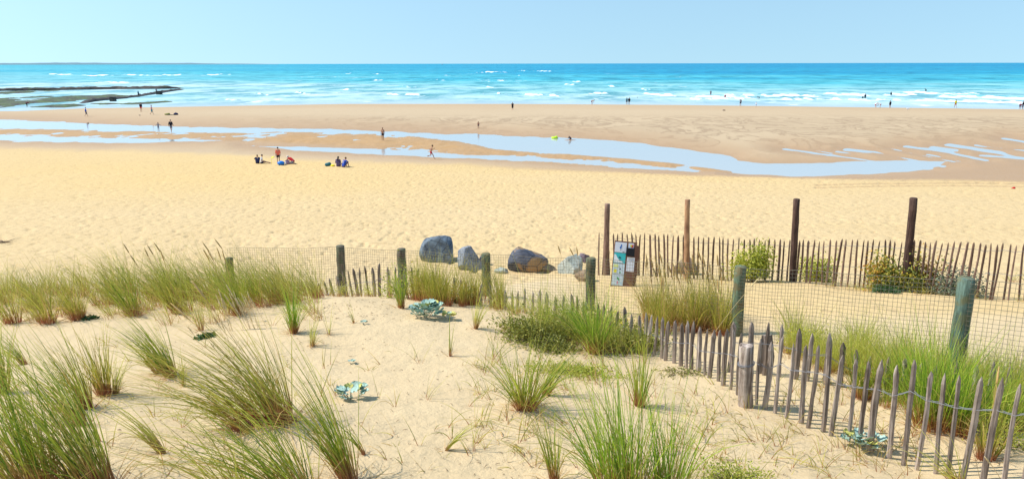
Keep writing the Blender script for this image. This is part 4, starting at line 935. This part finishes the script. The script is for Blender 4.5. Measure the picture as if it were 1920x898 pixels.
shrub('shrub', 1135, 590, .45, .25, .30, 420, .016, YF, 'sprays of small yellow flowers above the dark bush', 18, Y=10.9, stem_n=16)
shrub('low_bush', 1375, 905, .34, .25, .16, 2200, .011, LYG, 'fine leaved pale bush at the bottom edge, right of the bright clump', 19, stem_n=30)
shrub('low_bush', 1890, 870, .35, .3, .28, 1400, .012, LYG, 'fine yellow green bush in the lower right corner behind pickets', 20, Y=6.4, stem_n=20)
def kale(px, py, Rr, n_, label, seed, size=.07, yellow=1, Y=None, mats=None):
    c = ground(px, py); root = empty('sea_kale', c, label, 'sea kale', 'sea kale plants on the dune'); r = random.Random(seed)
    m1 = MAT['kale']; m2 = MAT['kale_yellow']
    for i in range(n_):
        a = r.uniform(0, 6.28); d = Rr*math.sqrt(r.random())*.9; h = (1-d/Rr*.5)*Rr*.7*r.uniform(.5, 1.1)+.02; s = size*r.uniform(.7, 1.25)
        e = Vector((math.cos(a)*d, math.sin(a)*d*.8, h)); mb = MB(); K = 7; tilt = r.uniform(.5, 1.35); ax = Vector((math.cos(a), math.sin(a), 0)); sd_ = Vector((-ax.y, ax.x, 0)); upv = (Vector((0, 0, 1))*math.cos(tilt)-ax*math.sin(tilt)*.5); dr = (ax*math.cos(tilt)+Vector((0, 0, 1))*math.sin(tilt)*.6)
        for u in range(K):
            for v in range(K):
                uu, vv = u/(K-1), v/(K-1)*2-1; wdt = math.sin(math.pi*min(1, uu*.8+.15))**.6
                ruf = .16*abs(vv)**1.5*math.sin(uu*17+vv*5+i)+.10*math.sin(vv*6+i)*uu
                mb.v.append(e+dr*s*(uu-.2)*1.5+sd_*s*vv*.75*wdt*(1+.12*math.sin(uu*23+i))+upv*s*(ruf+.25*vv*vv-.25*uu*uu))
        for u in range(K-1):
            for v in range(K-1): b = u*K+v; mb.f.append((b, b+1, b+K+1, b+K))
        mb.build('leaf', m2 if (r.random() < .14*yellow) else m1, root)
    mb = MB()
    for i in range(max(3, n_//4)):
        a = r.uniform(0, 6.28); mb.ring_tube([(0, 0, -.03), (math.cos(a)*Rr*.3, math.sin(a)*Rr*.3, Rr*.25), (math.cos(a)*Rr*.5, math.sin(a)*Rr*.5, Rr*.5)], [.008, .006, .004], 5)
    mb.build('stalks', flat('kale_stalk', (.45, .40, .28), .7), root)
flat('kale', (.36, .50, .42), .9, .5, 26, .1); flat('kale_yellow', (.55, .52, .14), .6, .3, 9)
kale(800, 594, .26, 62, 'large blue green sea kale clump on the sand crest', 3, .075)
kale(840, 600, .12, 12, 'small yellowish kale shoot right of the large clump', 4, .05, yellow=3)
kale(656, 748, .15, 17, 'blue green sea kale with yellow leaves in the open sand', 5, .066, yellow=1.3)
kale(1617, 840, .17, 24, 'teal sea kale at the foot of the right pickets', 6, .062)
kale(682, 609, .04, 6, 'tiny kale seedling near the crest', 7, .03, yellow=0)
kale(659, 683, .035, 5, 'tiny kale seedling above the open sand kale', 8, .028, yellow=0)
kale(1790, 545, .12, 10, 'pale kale leaves at the foot of the tilted pickets', 9, .06)
shrub('leaf_rosette', 385, 633, .13, .12, .05, 160, .032, LDG, 'flat dark green rosette on the left sand', 30, stem_n=3, cat='plant')
shrub('leaf_rosette', 170, 598, .15, .12, .04, 120, .03, LDG, 'dark green rosette under the far left grass belt', 31, stem_n=3, cat='plant')

# ------------------------------------------------------------------ people
def cloth(name, c): return flat('cloth_'+name, c, .85, .12, 10)
SKIN = [flat('skin_light', (.52, .31, .21), .55, .06), flat('skin_tan', (.40, .21, .13), .55, .06), flat('skin_dark', (.20, .10, .06), .55, .06)]
HAIR = {'black': flat('hair_black', (.015, .012, .012), .6), 'brown': flat('hair_brown', (.08, .045, .025), .6), 'blond': flat('hair_blond', (.4, .28, .12), .6), 'grey': flat('hair_grey', (.4, .38, .36), .6)}
def pose(p):
    V3 = Vector
    J = dict(pel=V3((0, 0, .95)), che=V3((0, .0, 1.30)), neck=V3((0, -.01, 1.50)), head=V3((0, .02, 1.645)))
    J['hip'] = [V3((s*.09, 0, .93)) for s in (-1, 1)]; J['kne'] = [V3((s*.10, .02, .50)) for s in (-1, 1)]; J['ank'] = [V3((s*.11, -.02, .07)) for s in (-1, 1)]
    J['sho'] = [V3((s*.18, -.01, 1.43)) for s in (-1, 1)]; J['elb'] = [V3((s*.24, -.03, 1.15)) for s in (-1, 1)]; J['wri'] = [V3((s*.25, .06, .90)) for s in (-1, 1)]
    J['toe'] = None
    def setf(k, l, r): J[k] = [V3(l), V3(r)]
    def torso(pel, tilt, side=0):   # tilt forwards in degrees
        ct, st = math.cos(R(tilt)), math.sin(R(tilt)); base = V3(pel)
        def rot(v): d = v-V3((0, 0, .95)); return base+V3((d.x, d.y*ct+d.z*st, -d.y*st+d.z*ct))
        for k in ('pel', 'che', 'neck', 'head'): J[k] = rot(J[k])
        for k in ('hip',): J[k] = [base+V3((s*.09, 0, -.02)) for s in (-1, 1)]
        for k in ('sho', 'elb', 'wri'): J[k] = [rot(v) for v in J[k]]
    if p == 'walk': setf('kne', (-.10, .14, .52), (.10, -.02, .50)); setf('ank', (-.10, .24, .09), (.10, -.28, .14)); setf('wri', (-.25, -.12, .93), (.25, .22, .96)); setf('elb', (-.24, -.10, 1.15), (.24, .04, 1.14))
    if p == 'run': torso((0, 0, .92), 16); setf('kne', (-.09, .32, .66), (.09, .0, .50)); setf('ank', (-.09, .18, .28), (.09, -.42, .42)); setf('elb', (-.25, -.12, 1.16), (.25, .16, 1.16)); setf('wri', (-.22, .04, 1.0), (.18, .36, 1.26)); J['ank'][0] = V3((-.09, .42, .09)); J['kne'][0] = V3((-.09, .26, .52))
    if p == 'arms': setf('elb', (-.40, .02, 1.28), (.40, .02, 1.26)); setf('wri', (-.60, .05, 1.12), (.62, .05, 1.10))
    if p == 'hips': setf('elb', (-.42, -.06, 1.20), (.42, -.06, 1.20)); setf('wri', (-.20, .03, 1.02), (.20, .03, 1.02))
    if p == 'look': setf('elb', (-.34, .12, 1.42), (.24, 0, 1.15)); setf('wri', (-.12, .20, 1.66), (.25, .08, .92)); 
    if p == 'bend': torso((0, -.12, .90), 72); setf('elb', (-.2, .38, .82), (.2, .38, .82)); setf('wri', (-.15, .45, .56), (.15, .45, .56)); setf('hip', (-.09, -.12, .88), (.09, -.12, .88)); 
    if p == 'crouch': torso((0, -.12, .52), 45); setf('kne', (-.2, .26, .60), (.2, .26, .60)); setf('ank', (-.18, -.05, .09), (.18, -.05, .09)); setf('elb', (-.45, .30, .92), (.48, .22, .90)); setf('wri', (-.62, .35, 1.02), (.68, .25, .86))
    if p == 'sit': torso((0, 0, .12), 8); setf('kne', (-.12, .42, .16), (.12, .42, .20)); setf('ank', (-.12, .84, .07), (.14, .82, .07)); setf('elb', (-.25, .05, .34), (.25, .05, .34)); setf('wri', (-.22, .26, .24), (.22, .26, .26))
    if p == 'hug': torso((0, 0, .12), 24); setf('kne', (-.16, .40, .46), (.16, .40, .44)); setf('ank', (-.14, .48, .07), (.14, .48, .07)); setf('elb', (-.28, .28, .46), (.28, .28, .46)); setf('wri', (-.10, .46, .34), (.10, .46, .34))
    if p == 'cross': torso((0, 0, .13), 14); setf('kne', (-.36, .30, .16), (.36, .30, .16)); setf('ank', (.12, .38, .07), (-.12, .42, .07)); setf('elb', (-.28, .12, .36), (.28, .12, .36)); setf('wri', (-.22, .32, .24), (.22, .32, .24))
    if p == 'kneel': torso((0, -.20, .30), 55); setf('kne', (-.12, .18, .09), (.12, .18, .09)); setf('ank', (-.12, -.30, .08), (.12, -.30, .08)); setf('elb', (-.24, .40, .36), (.24, .40, .36)); setf('wri', (-.16, .50, .16), (.16, .50, .16))
    if p == 'prone': torso((0, 0, .14), 78); setf('kne', (-.1, -.42, .12), (.1, -.42, .12)); setf('ank', (-.1, -.84, .10), (.1, -.84, .10)); setf('elb', (-.25, .50, .10), (.25, .50, .10)); setf('wri', (-.2, .75, .12), (.2, .75, .12))
    return J
def remeshed(mb, name, vox):
    me = mb.mesh(name); o = bpy.data.objects.new('tmp', me); col.objects.link(o)
    m_ = o.modifiers.new('r', 'REMESH'); m_.mode = 'VOXEL'; m_.voxel_size = vox; m_.use_smooth_shade = True
    s_ = o.modifiers.new('s', 'SMOOTH'); s_.factor = .5; s_.iterations = 2
    dg = bpy.context.evaluated_depsgraph_get(); dg.update(); r = bpy.data.meshes.new_from_object(o.evaluated_get(dg)); bpy.data.objects.remove(o); bpy.data.meshes.remove(me); r.name = name
    return r
def person(label, loc, H, p, heading, top=None, shorts=None, hair='brown', skin=0, sleeves=.5, legs=.45, dress=False, extra=None, sink=0, group=None, longhair=False, hat=None, num=False):
    J = pose(p); s = H/1.75; root = empty('person', (loc[0], loc[1], loc[2]-sink), label, 'person', group, rz=R(heading))
    far = loc[1] > 110; vox = .022 if far else .014
    def S(mb): mb.v = [Vector(v)*s for v in mb.v]; return mb
    kid = H < 1.45; hs = 1.18 if kid else 1.0
    b = MB(); L_ = Vector.lerp
    for i, sg in ((0, -1), (1, 1)):
        h, k, a = J['hip'][i], J['kne'][i], J['ank'][i]; b.capsule(h, .082, k, .052); kk = L_(k, a, .35); b.capsule(k, .052, kk, .054); b.capsule(kk, .054, a, .034)
        fd = Vector((0, 1, 0)) if p not in ('prone', 'kneel') else Vector((0, -1, 0)); 
        b.capsule(a+Vector((0, -.02, -.03)), .032, a+fd*.15+Vector((0, 0, -.045)), .024)
        sh, e, w_ = J['sho'][i], J['elb'][i], J['wri'][i]; b.capsule(sh, .052, e, .038); b.capsule(e, .038, w_, .026)
        d = (w_-e).normalized(); sd_ = d.cross(Vector((sg*1., 0, .01))); sd_ = sd_.normalized() if sd_.length > .1 else Vector((0, 1, 0)); c_ = w_+d*.05
        for o_ in (-.018, .018): b.capsule(w_+sd_*o_*.6, .020, w_+d*.085+sd_*o_, .018)
        for q, o_ in enumerate((-.032, -.011, .011, .031)):
            f0 = w_+d*.09+sd_*o_; f1 = f0+d*(.036, .043, .040, .030)[q]; cr = Vector((-sg*.012, 0, 0)); b.capsule(f0, .0105, f1, .0095, 6); b.capsule(f1, .0095, f1+d*.026+cr, .008, 6)
        t0 = w_+d*.03+sd_*.028; b.capsule(t0, .013, t0+(d+sd_*1.1).normalized()*.05, .010, 6); 
        b.capsule(J['pel']+Vector((sg*.055, 0, 0)), .098, J['che']+Vector((sg*.075, 0, 0)), .105); b.capsule(J['che']+Vector((sg*.07, 0, 0)), .10, L_(J['neck'], sh, .72), .055)
        b.capsule(J['neck'], .05, sh, .056)
    b.capsule(J['neck'], .052, J['head']-(J['head']-J['neck'])*.35, .05)
    ax = (J['head']-J['neck']).normalized(); hd = J['head']; fz = Vector((0, 1, 0)); fz = (fz-ax*fz.dot(ax)).normalized(); rx_ = fz.cross(ax); Mx = Matrix((rx_, fz, ax)).transposed()
    b.ellipsoid(hd+ax*.01, .075*hs, .092*hs, .105*hs, rotm=Mx); b.ellipsoid(hd+fz*.02-ax*.06*hs, .052*hs, .062*hs, .055*hs, rotm=Mx)
    b.ellipsoid(hd+fz*.095*hs-ax*.012, .012, .018, .022, rotm=Mx)
    for sg in (-1, 1): b.ellipsoid(hd+rx_*sg*.076*hs-ax*.005, .012, .022, .03, rotm=Mx)
    body = link_mesh('body', remeshed(S(b), 'body', vox), SKIN[skin], root)
    # face details
    f = MB()
    for sg in (-1, 1): f.ellipsoid(hd+fz*.086*hs+rx_*sg*.028*hs+ax*.012, .010, .006, .006, 6, 4, Mx)
    f.ellipsoid(hd+fz*.082*hs-ax*.05*hs, .022, .006, .005, 6, 4, Mx); S(f).build('face_features', HAIR['black'], root)
    hm = MB(); hm.ellipsoid(hd+ax*.035*hs-fz*.018, .086*hs, .098*hs, .092*hs, rotm=Mx)
    if longhair: hm.capsule(hd-fz*.06, .075, J['neck']-fz*.08-ax*.12, .05)
    S(hm).build('hair', HAIR[hair], root)
    if hat: hh = MB(); hh.ellipsoid(hd+ax*.075*hs, .095*hs, .105*hs, .065*hs, rotm=Mx); hh.ellipsoid(hd+ax*.06*hs+fz*.09, .07, .07, .012, rotm=Mx); S(hh).build('hat', hat, root)
    if top:
        t = MB()
        for i, sg in ((0, -1), (1, 1)):
            t.capsule(J['pel']+Vector((sg*.058, 0, .0)), .112, J['che']+Vector((sg*.078, 0, 0)), .118); t.capsule(J['che']+Vector((sg*.07, 0, 0)), .112, L_(J['neck'], J['sho'][i], .75), .064)
            sh, e, w_ = J['sho'][i], J['elb'][i], J['wri'][i]; t.capsule(L_(J['neck'], sh, .5), .06, sh, .066); 
            if sleeves > 0: t.capsule(sh, .066, L_(sh, e, min(1, sleeves)), .056)
            if sleeves > 1: t.capsule(e, .050, L_(e, w_, sleeves-1), .040)
        if dress:
            for i in (0, 1): t.capsule(J['hip'][i], .12, L_(J['hip'][i], J['kne'][i], .8), .12)
            t.capsule(J['pel'], .13, L_(J['kne'][0], J['kne'][1], .5)+Vector((0, 0, .08)), .14)
        link_mesh('dress' if dress else 'shirt', remeshed(S(t), 'shirt', max(vox, .018)), top, root)
    if shorts:
        t = MB()
        for i, sg in ((0, -1), (1, 1)):
            h, k, a = J['hip'][i], J['kne'][i], J['ank'][i]; t.capsule(J['pel']+Vector((sg*.055, 0, -.01)), .110, h, .105)
            t.capsule(h, .100, L_(h, k, min(1, legs)), .088 if legs < 1 else .066)
            if legs > 1: t.capsule(k, .066, L_(k, a, legs-1), .050)
        link_mesh('trousers' if legs > 1 else 'shorts', remeshed(S(t), 'shorts', max(vox, .018)), shorts, root)
    if num:   # squad number on the back: 7
        bk = J['che']+Vector((0, -.128, .0)); nb_ = MB(); nb_.box(bk+Vector((0, -.004, .09)), .13, .012, .03); nb_.ring_tube([bk+Vector((.05, -.004, .09)), bk+Vector((-.02, -.010, -.12))], [.018, .018], 6); nb_.box(bk+Vector((0, .0, .15)), .17, .012, .018)
        S(nb_).build('back_number', cloth('white', (.8, .8, .8)), root)
    if extra: extra(root, J, s)
    return root
C_ = {k: cloth(k, v) for k, v in dict(navy=(.015, .02, .07), white=(.75, .75, .78), coral=(.75, .16, .10), black=(.012, .012, .018), red=(.55, .015, .02), blue=(.02, .09, .45), purple=(.10, .07, .15), grey=(.22, .22, .26), teal=(.03, .22, .30), yellow=(.85, .75, .02), royal=(.015, .06, .38), pink=(.6, .25, .35), orange=(.75, .3, .04), wet=(.02, .03, .05), maroon=(.18, .02, .04)).items()}
def gp(px, py): return ground(px, py, 40)
def sp_(px, py): p = at_z(px, py, 0.02); return Vector(p)
PG = 'people on the beach'; WG = 'people in the sea'
person('person in navy shirt sitting at the left end of the beach group', gp(483, 307), 1.55, 'hug', 205-190, C_['navy'], C_['black'], 'brown', 1, legs=.9, sleeves=1)
person('person in white and blue top sitting with legs stretched right', gp(490, 307), 1.55, 'sit', -80, C_['white'], C_['navy'], 'black', 0, legs=1.2)
cr = person('child in coral shirt and black shorts standing by a blue dome', gp(522.5, 308), 1.50, 'stand', 10, C_['coral'], C_['black'], 'black', 0, sleeves=.9)
person('person in red shirt and pale hat bending over the sand', gp(547, 308), 1.6, 'kneel', 70, C_['red'], C_['grey'], 'grey', 0, legs=1.8, hat=C_['white'])
person('person in blue shirt numbered 7 sitting cross legged', gp(644, 314), 1.72, 'hug', -35, C_['royal'], C_['purple'], 'brown', 1, sleeves=.9, num=True, legs=1)
person('person with long black hair sitting beside the blue shirt', gp(634, 312.5), 1.66, 'sit', -10, C_['purple'], C_['purple'], 'black', 1, sleeves=1, longhair=True, legs=1.5)
person('boy in red shorts running right on the lower beach', gp(808, 299), 1.40, 'run', -80, None, C_['red'], 'brown', 1)
person('boy in black shorts standing by the shallow channel', gp(718, 264), 1.52, 'stand', 170, None, C_['black'], 'brown', 1)
person('boy in navy shorts on the far bank of the pool', gp(897, 242), 1.02, 'stand', 180, None, C_['navy'], 'brown', 1)
person('person in long black dress alone near the waterline', gp(961, 207), 1.50, 'stand', 0, C_['black'], None, 'brown', 0, dress=True)
person('child in navy top kneeling on a brown board at the pool edge', gp(1069, 263.5), 1.15, 'kneel', 150, C_['navy'], C_['black'], 'brown', 1, sleeves=1)
person('man in black jacket wading in the left channel', gp(321.5, 249), 1.72, 'walk', 0, C_['black'], C_['grey'], 'black', 0, sleeves=1.8, legs=.6)
person('child in grey suit with arms out beside the wading man', gp(297.5, 246), 1.16, 'arms', 0, C_['grey'], C_['grey'], 'brown', 1, sleeves=1.9, legs=1.2)
person('person in blue jacket walking on the left sandbar', gp(162, 219), 1.60, 'walk', -60, C_['blue'], C_['navy'], 'brown', 0, sleeves=1.8, legs=1.2)
person('person in black top and red shorts near the left waterline', gp(265, 210), 1.70, 'stand', 0, C_['black'], C_['red'], 'black', 0, sleeves=1.6)
person('woman in lilac top and blue skirt walking on the sandbar', gp(285, 215.5), 1.70, 'walk', -70, C_['pink'], C_['teal'], 'brown', 1, sleeves=.1, legs=.8)
person('person in maroon stooping on the seaweed flats', sp_(51, 201), 1.70, 'bend', -90, C_['maroon'], C_['black'], 'brown', 0, legs=1.5, sleeves=1.5)
person('person in dark teal standing by the slanting tidal wall', sp_(260, 181.5), 1.70, 'stand', 0, C_['teal'], C_['black'], 'brown', 0, legs=1.5)
person('person in grey by the outer end of the slanting wall', sp_(293.5, 174.5), 1.70, 'stand', 0, C_['grey'], C_['black'], 'brown', 0, legs=1.5)
person('bather bending forward ankle deep, leftmost at the waterline', sp_(1110, 197), 1.68, 'bend', -70, None, C_['maroon'], 'brown', 0)
person('person in teal top standing in shallow water beside one in black', sp_(1175, 197), 1.66, 'stand', 5, C_['teal'], C_['navy'], 'brown', 0)
person('person in black standing in shallow water beside one in teal', sp_(1179.5, 197), 1.68, 'stand', -5, C_['black'], C_['black'], 'black', 0, sleeves=1.5)
person('bather with hands to head standing in the shallows', sp_(1388, 200), 1.70, 'look', 0, C_['grey'], C_['navy'], 'brown', 0, sleeves=.1)
person('small child in white top and blue shorts at the waterline', gp(1417.5, 201), 1.00, 'walk', -60, C_['white'], C_['blue'], 'brown', 0)
person('red suited bather waist deep beyond the first waves', sp_(1332.5, 179), 1.72, 'look', 20, C_['maroon'], C_['maroon'], 'brown', 1, sink=.35)
person('red suited bather chest deep nearer the shore', sp_(1359.5, 183), 1.65, 'stand', 20, C_['red'], C_['maroon'], 'black', 1, sink=.75)
person('bather with only head and shoulders out, beyond the child', sp_(1399, 179), 1.7, 'stand', 0, C_['navy'], C_['black'], 'brown', 1, sink=1.25)
person('bather leaning on a wave behind the small child', sp_(1423, 185.5), 1.5, 'bend', 100, C_['teal'], C_['black'], 'black', 1, sink=.35)
person('distant swimmer head in the surf, left of the first waves', sp_(1126.5, 178), 1.7, 'stand', 0, C_['black'], C_['black'], 'black', 1, sink=1.35)
person('swimmer head in the foam right of the pair in teal and black', sp_(1195, 184), 1.7, 'stand', 0, C_['black'], C_['black'], 'brown', 1, sink=1.45)
person('short dark suited figure in the surf beside a taller one', sp_(1617.5, 186), 1.2, 'stand', 0, C_['wet'], C_['wet'], 'black', 1, sink=.4, sleeves=1.8, legs=1.8)
person('tall dark suited figure standing in the surf', sp_(1621.8, 186), 1.75, 'stand', 0, C_['wet'], C_['wet'], 'black', 1, sink=.35, sleeves=1.8, legs=1.8)
person('pale bather bending right, left of the facing pair', sp_(1641.5, 203), 1.68, 'bend', -60, C_['white'], C_['pink'], 'blond', 0)
person('pale bather bending left toward the other', sp_(1650, 203), 1.62, 'bend', 60, C_['white'], C_['maroon'], 'blond', 0)
person('person in long black jacket at the waterline, right', sp_(1668.3, 204), 1.68, 'stand', 20, C_['black'], C_['black'], 'black', 0, sleeves=1.7)
person('dark figure waist deep at the foot of a breaker', sp_(1670.5, 180), 1.6, 'stand', 0, C_['wet'], C_['wet'], 'black', 1, sink=.45, sleeves=1.8)
person('swimmer lying on the foam left of the crouching surfer', sp_(1697, 178.2), 1.6, 'prone', 60, C_['wet'], C_['wet'], 'black', 1, sink=-.08, sleeves=1.8, legs=1.8)
person('surfer in black wetsuit crouching with arms spread', sp_(1736, 174.5), 1.75, 'crouch', 70, C_['wet'], C_['wet'], 'black', 1, sleeves=1.95, legs=1.95, sink=-.25)
person('person in yellow shirt and red shorts in the shallows', sp_(1791, 203), 1.75, 'walk', 0, C_['yellow'], C_['red'], 'black', 1, sleeves=.7)
person('person in dark maroon bending at the right edge of the view', sp_(1912, 205.5), 1.72, 'bend', -40, C_['maroon'], C_['purple'], 'black', 1, legs=1)
person('person in black standing at the right edge of the view', sp_(1917, 206), 1.72, 'stand', 20, C_['black'], C_['purple'], 'black', 1, legs=1, sleeves=1.4)

# ------------------------------------------------------------------ beach things
def simple(name, label, cat, loc, mb, mat, group=None): 
    o = mb.build(name, mat, None, loc); return tag(o, label, cat, group)
g = gp(527, 309.5); m_ = MB(); m_.ellipsoid((0, 0, .16), .33, .26, .20, 16, 10); simple('beach_ball', 'blue rounded inflatable lying in front of the coral shirt child', 'inflatable', g, m_, flat('blue_vinyl', (.01, .17, .60), .35))
g = gp(530, 300.5); m_ = MB(); m_.ring_tube([(0, 0, .62), (.12, 0, .66), (.30, 0, .72)], [.02, .09, .02], 8, ell=.3); m_.ring_tube([(0, 0, -.02), (0, 0, .7)], [.012, .012], 5); simple('toy_flag', 'small yellow toy flag right of the coral shirt child', 'toy', Vector((g.x-.05, g.y-3.2, tz(g.x-.05, g.y-3.2))), m_, flat('yellow_plastic', (.85, .85, .02), .4))
g = gp(539, 308); m_ = MB(); m_.ring_tube([(0, 0, 0), (0, 0, .12), (0, 0, .3), (0, 0, .36)], [.19, .22, .2, .12], 12, ell=.6); m_.ring_tube([(-.1, 0, .32), (0, 0, .5), (.1, 0, .32)], [.012]*3, 5); simple('beach_bag', 'lilac striped beach bag beside the red shirt', 'bag', g, m_, flat('lilac_cloth', (.38, .25, .35), .9, .5, 25))
g = gp(536, 309); m_ = MB(); m_.box((0, 0, .14), .06, .2, .28); simple('bottle_bag', 'thin white bag left of the lilac bag', 'bag', g, m_, C_['white'])
g = gp(614.5, 311.5); m_ = MB(); m_.ellipsoid((0, 0, .11), .26, .2, .17); m_.ellipsoid((.15, 0, .16), .17, .16, .17); simple('backpack', 'black and teal backpack left of the seated pair', 'backpack', g, m_, flat('teal_black_cloth', (.02, .12, .15), .8, .8, 7))
g = gp(624, 311.8); m_ = MB(); m_.ellipsoid((0, 0, .06), .19, .14, .09); simple('towel', 'crumpled yellow towel between backpack and seated pair', 'towel', g, m_, C_['yellow'])
g = gp(1040, 260); m_ = MB(); ring = [(.32*math.cos(a), .32*math.sin(a), .11) for a in np.linspace(0, 2*math.pi, 25)]; m_.ring_tube(ring, [.105]*25, 10, caps=False); m_.ellipsoid((.2, 0, .24), .12, .1, .09); simple('swim_ring', 'lime yellow swim ring on the pool edge', 'swim ring', g, m_, flat('lime_vinyl', (.55, .80, .02), .35))
g = gp(1069, 264); m_ = MB(); m_.ellipsoid((0, 0, .05), .75, .26, .05, 20, 6); simple('bodyboard', 'brown bodyboard under the kneeling child', 'bodyboard', g, m_, flat('brown_board', (.35, .16, .05), .5))
g = gp(313, 216); m_ = MB(); m_.ellipsoid((0, 0, .12), .45, .25, .16); m_.ellipsoid((.3, 0, .15), .3, .2, .2); simple('beach_bag', 'olive yellow bag on the left sandbar', 'bag', g, m_, flat('olive_cloth', (.22, .22, .05), .9, .7, 4))
g = gp(320, 216.4); m_ = MB(); m_.ellipsoid((0, 0, .04), .8, .3, .06); simple('towel', 'dark towel spread between the two bags on the left sandbar', 'towel', g, m_, flat('dark_towel', (.06, .07, .05), .9))
g = gp(330, 216); m_ = MB(); m_.ellipsoid((0, 0, .16), .42, .3, .24); m_.ring_tube([(-.2, 0, .3), (0, 0, .5), (.2, 0, .3)], [.02]*3, 5); simple('backpack', 'navy backpack at the right end of the towel on the sandbar', 'backpack', g, m_, C_['navy'])
for px, py, lb, r_ in ((262, 217, 'tiny dark stone on sand below the red shorts person', .14), (1357.5, 208, 'small dark stone on the far sand before the shallows', .22), (165, 232, 'tiny dark stone in the left channel', .15)):
    g = gp(px, py); m_ = MB(); m_.ellipsoid((0, 0, r_*.3), r_*1.3, r_, r_*.6, 9, 6); simple('stone', lb, 'stone', g, m_, RD)
g = gp(1701.5, 207); m_ = MB(); m_.ellipsoid((0, 0, .28), .24, .11, .12); m_.ellipsoid((-.2, 0, .42), .07, .06, .07); m_.capsule((-.14, 0, .3), .06, (-.2, 0, .42), .05); m_.ring_tube([(-.26, 0, .42), (-.34, 0, .40)], [.02, .004], 5); m_.ring_tube([(.18, 0, .30), (.36, 0, .28)], [.07, .01], 6)
for y_ in (-.04, .04): m_.ring_tube([(0, y_, .2), (0, y_, 0)], [.012, .012], 4)
simple('seagull', 'white gull standing on the wet sand edge at right', 'bird', g, m_, C_['white'])
g = ground(1901, 354, 30); m_ = MB(); m_.ellipsoid((0, 0, .05), .10, .07, .06); m_.ring_tube([(-.06, 0, .03), (-.17, .0, .02)], [.04, .02], 6); simple('red_toy', 'small red toy lying on the sand at the right edge', 'toy', g, m_, C_['red'])
g = ground(8, 455, 20); m_ = MB()
for i in range(26):
    a = random.uniform(0, 6.28); l_ = random.uniform(.2, .55); c = Vector((-math.cos(a)*.04, -math.sin(a)*.04, .015)); m_.ring_tube([c, c+Vector((math.cos(a)*l_, math.sin(a)*l_*.8, random.uniform(.0, .09)))], [.010, .004], 4)
simple('driftwood', 'small brown heap of driftwood twigs at the left edge of the beach', 'driftwood', g, m_, STEM)
# far sailing boat
p = at_z(829, 120.4, 0); k = p[1]; Yb = 6000; X_ = p[0]/p[1]*Yb; root = empty('sailing_boat', (X_, Yb, 0), 'tiny sailing boat far out on the horizon', 'boat'); m_ = MB(); m_.ring_tube([(-5, 0, .8), (-3, 0, .6), (3, 0, .6), (6, 0, 1)], [.3, 1.4, 1.3, .2], 8); m_.build('hull', C_['grey'], root)
m_ = MB(); m_.ring_tube([(0, 0, 1), (0, 0, 14)], [.15, .1], 6); m_.build('mast', C_['grey'], root); me = bpy.data.meshes.new('sail'); me.from_pydata([(.3, -.05, 2), (5, -.05, 2), (.3, -.05, 13), (.3, .05, 2), (5, .05, 2), (.3, .05, 13)], [], [(0, 1, 2), (5, 4, 3), (0, 3, 4, 1), (1, 4, 5, 2), (2, 5, 3, 0)]); link_mesh('sail', me, C_['white'], root)
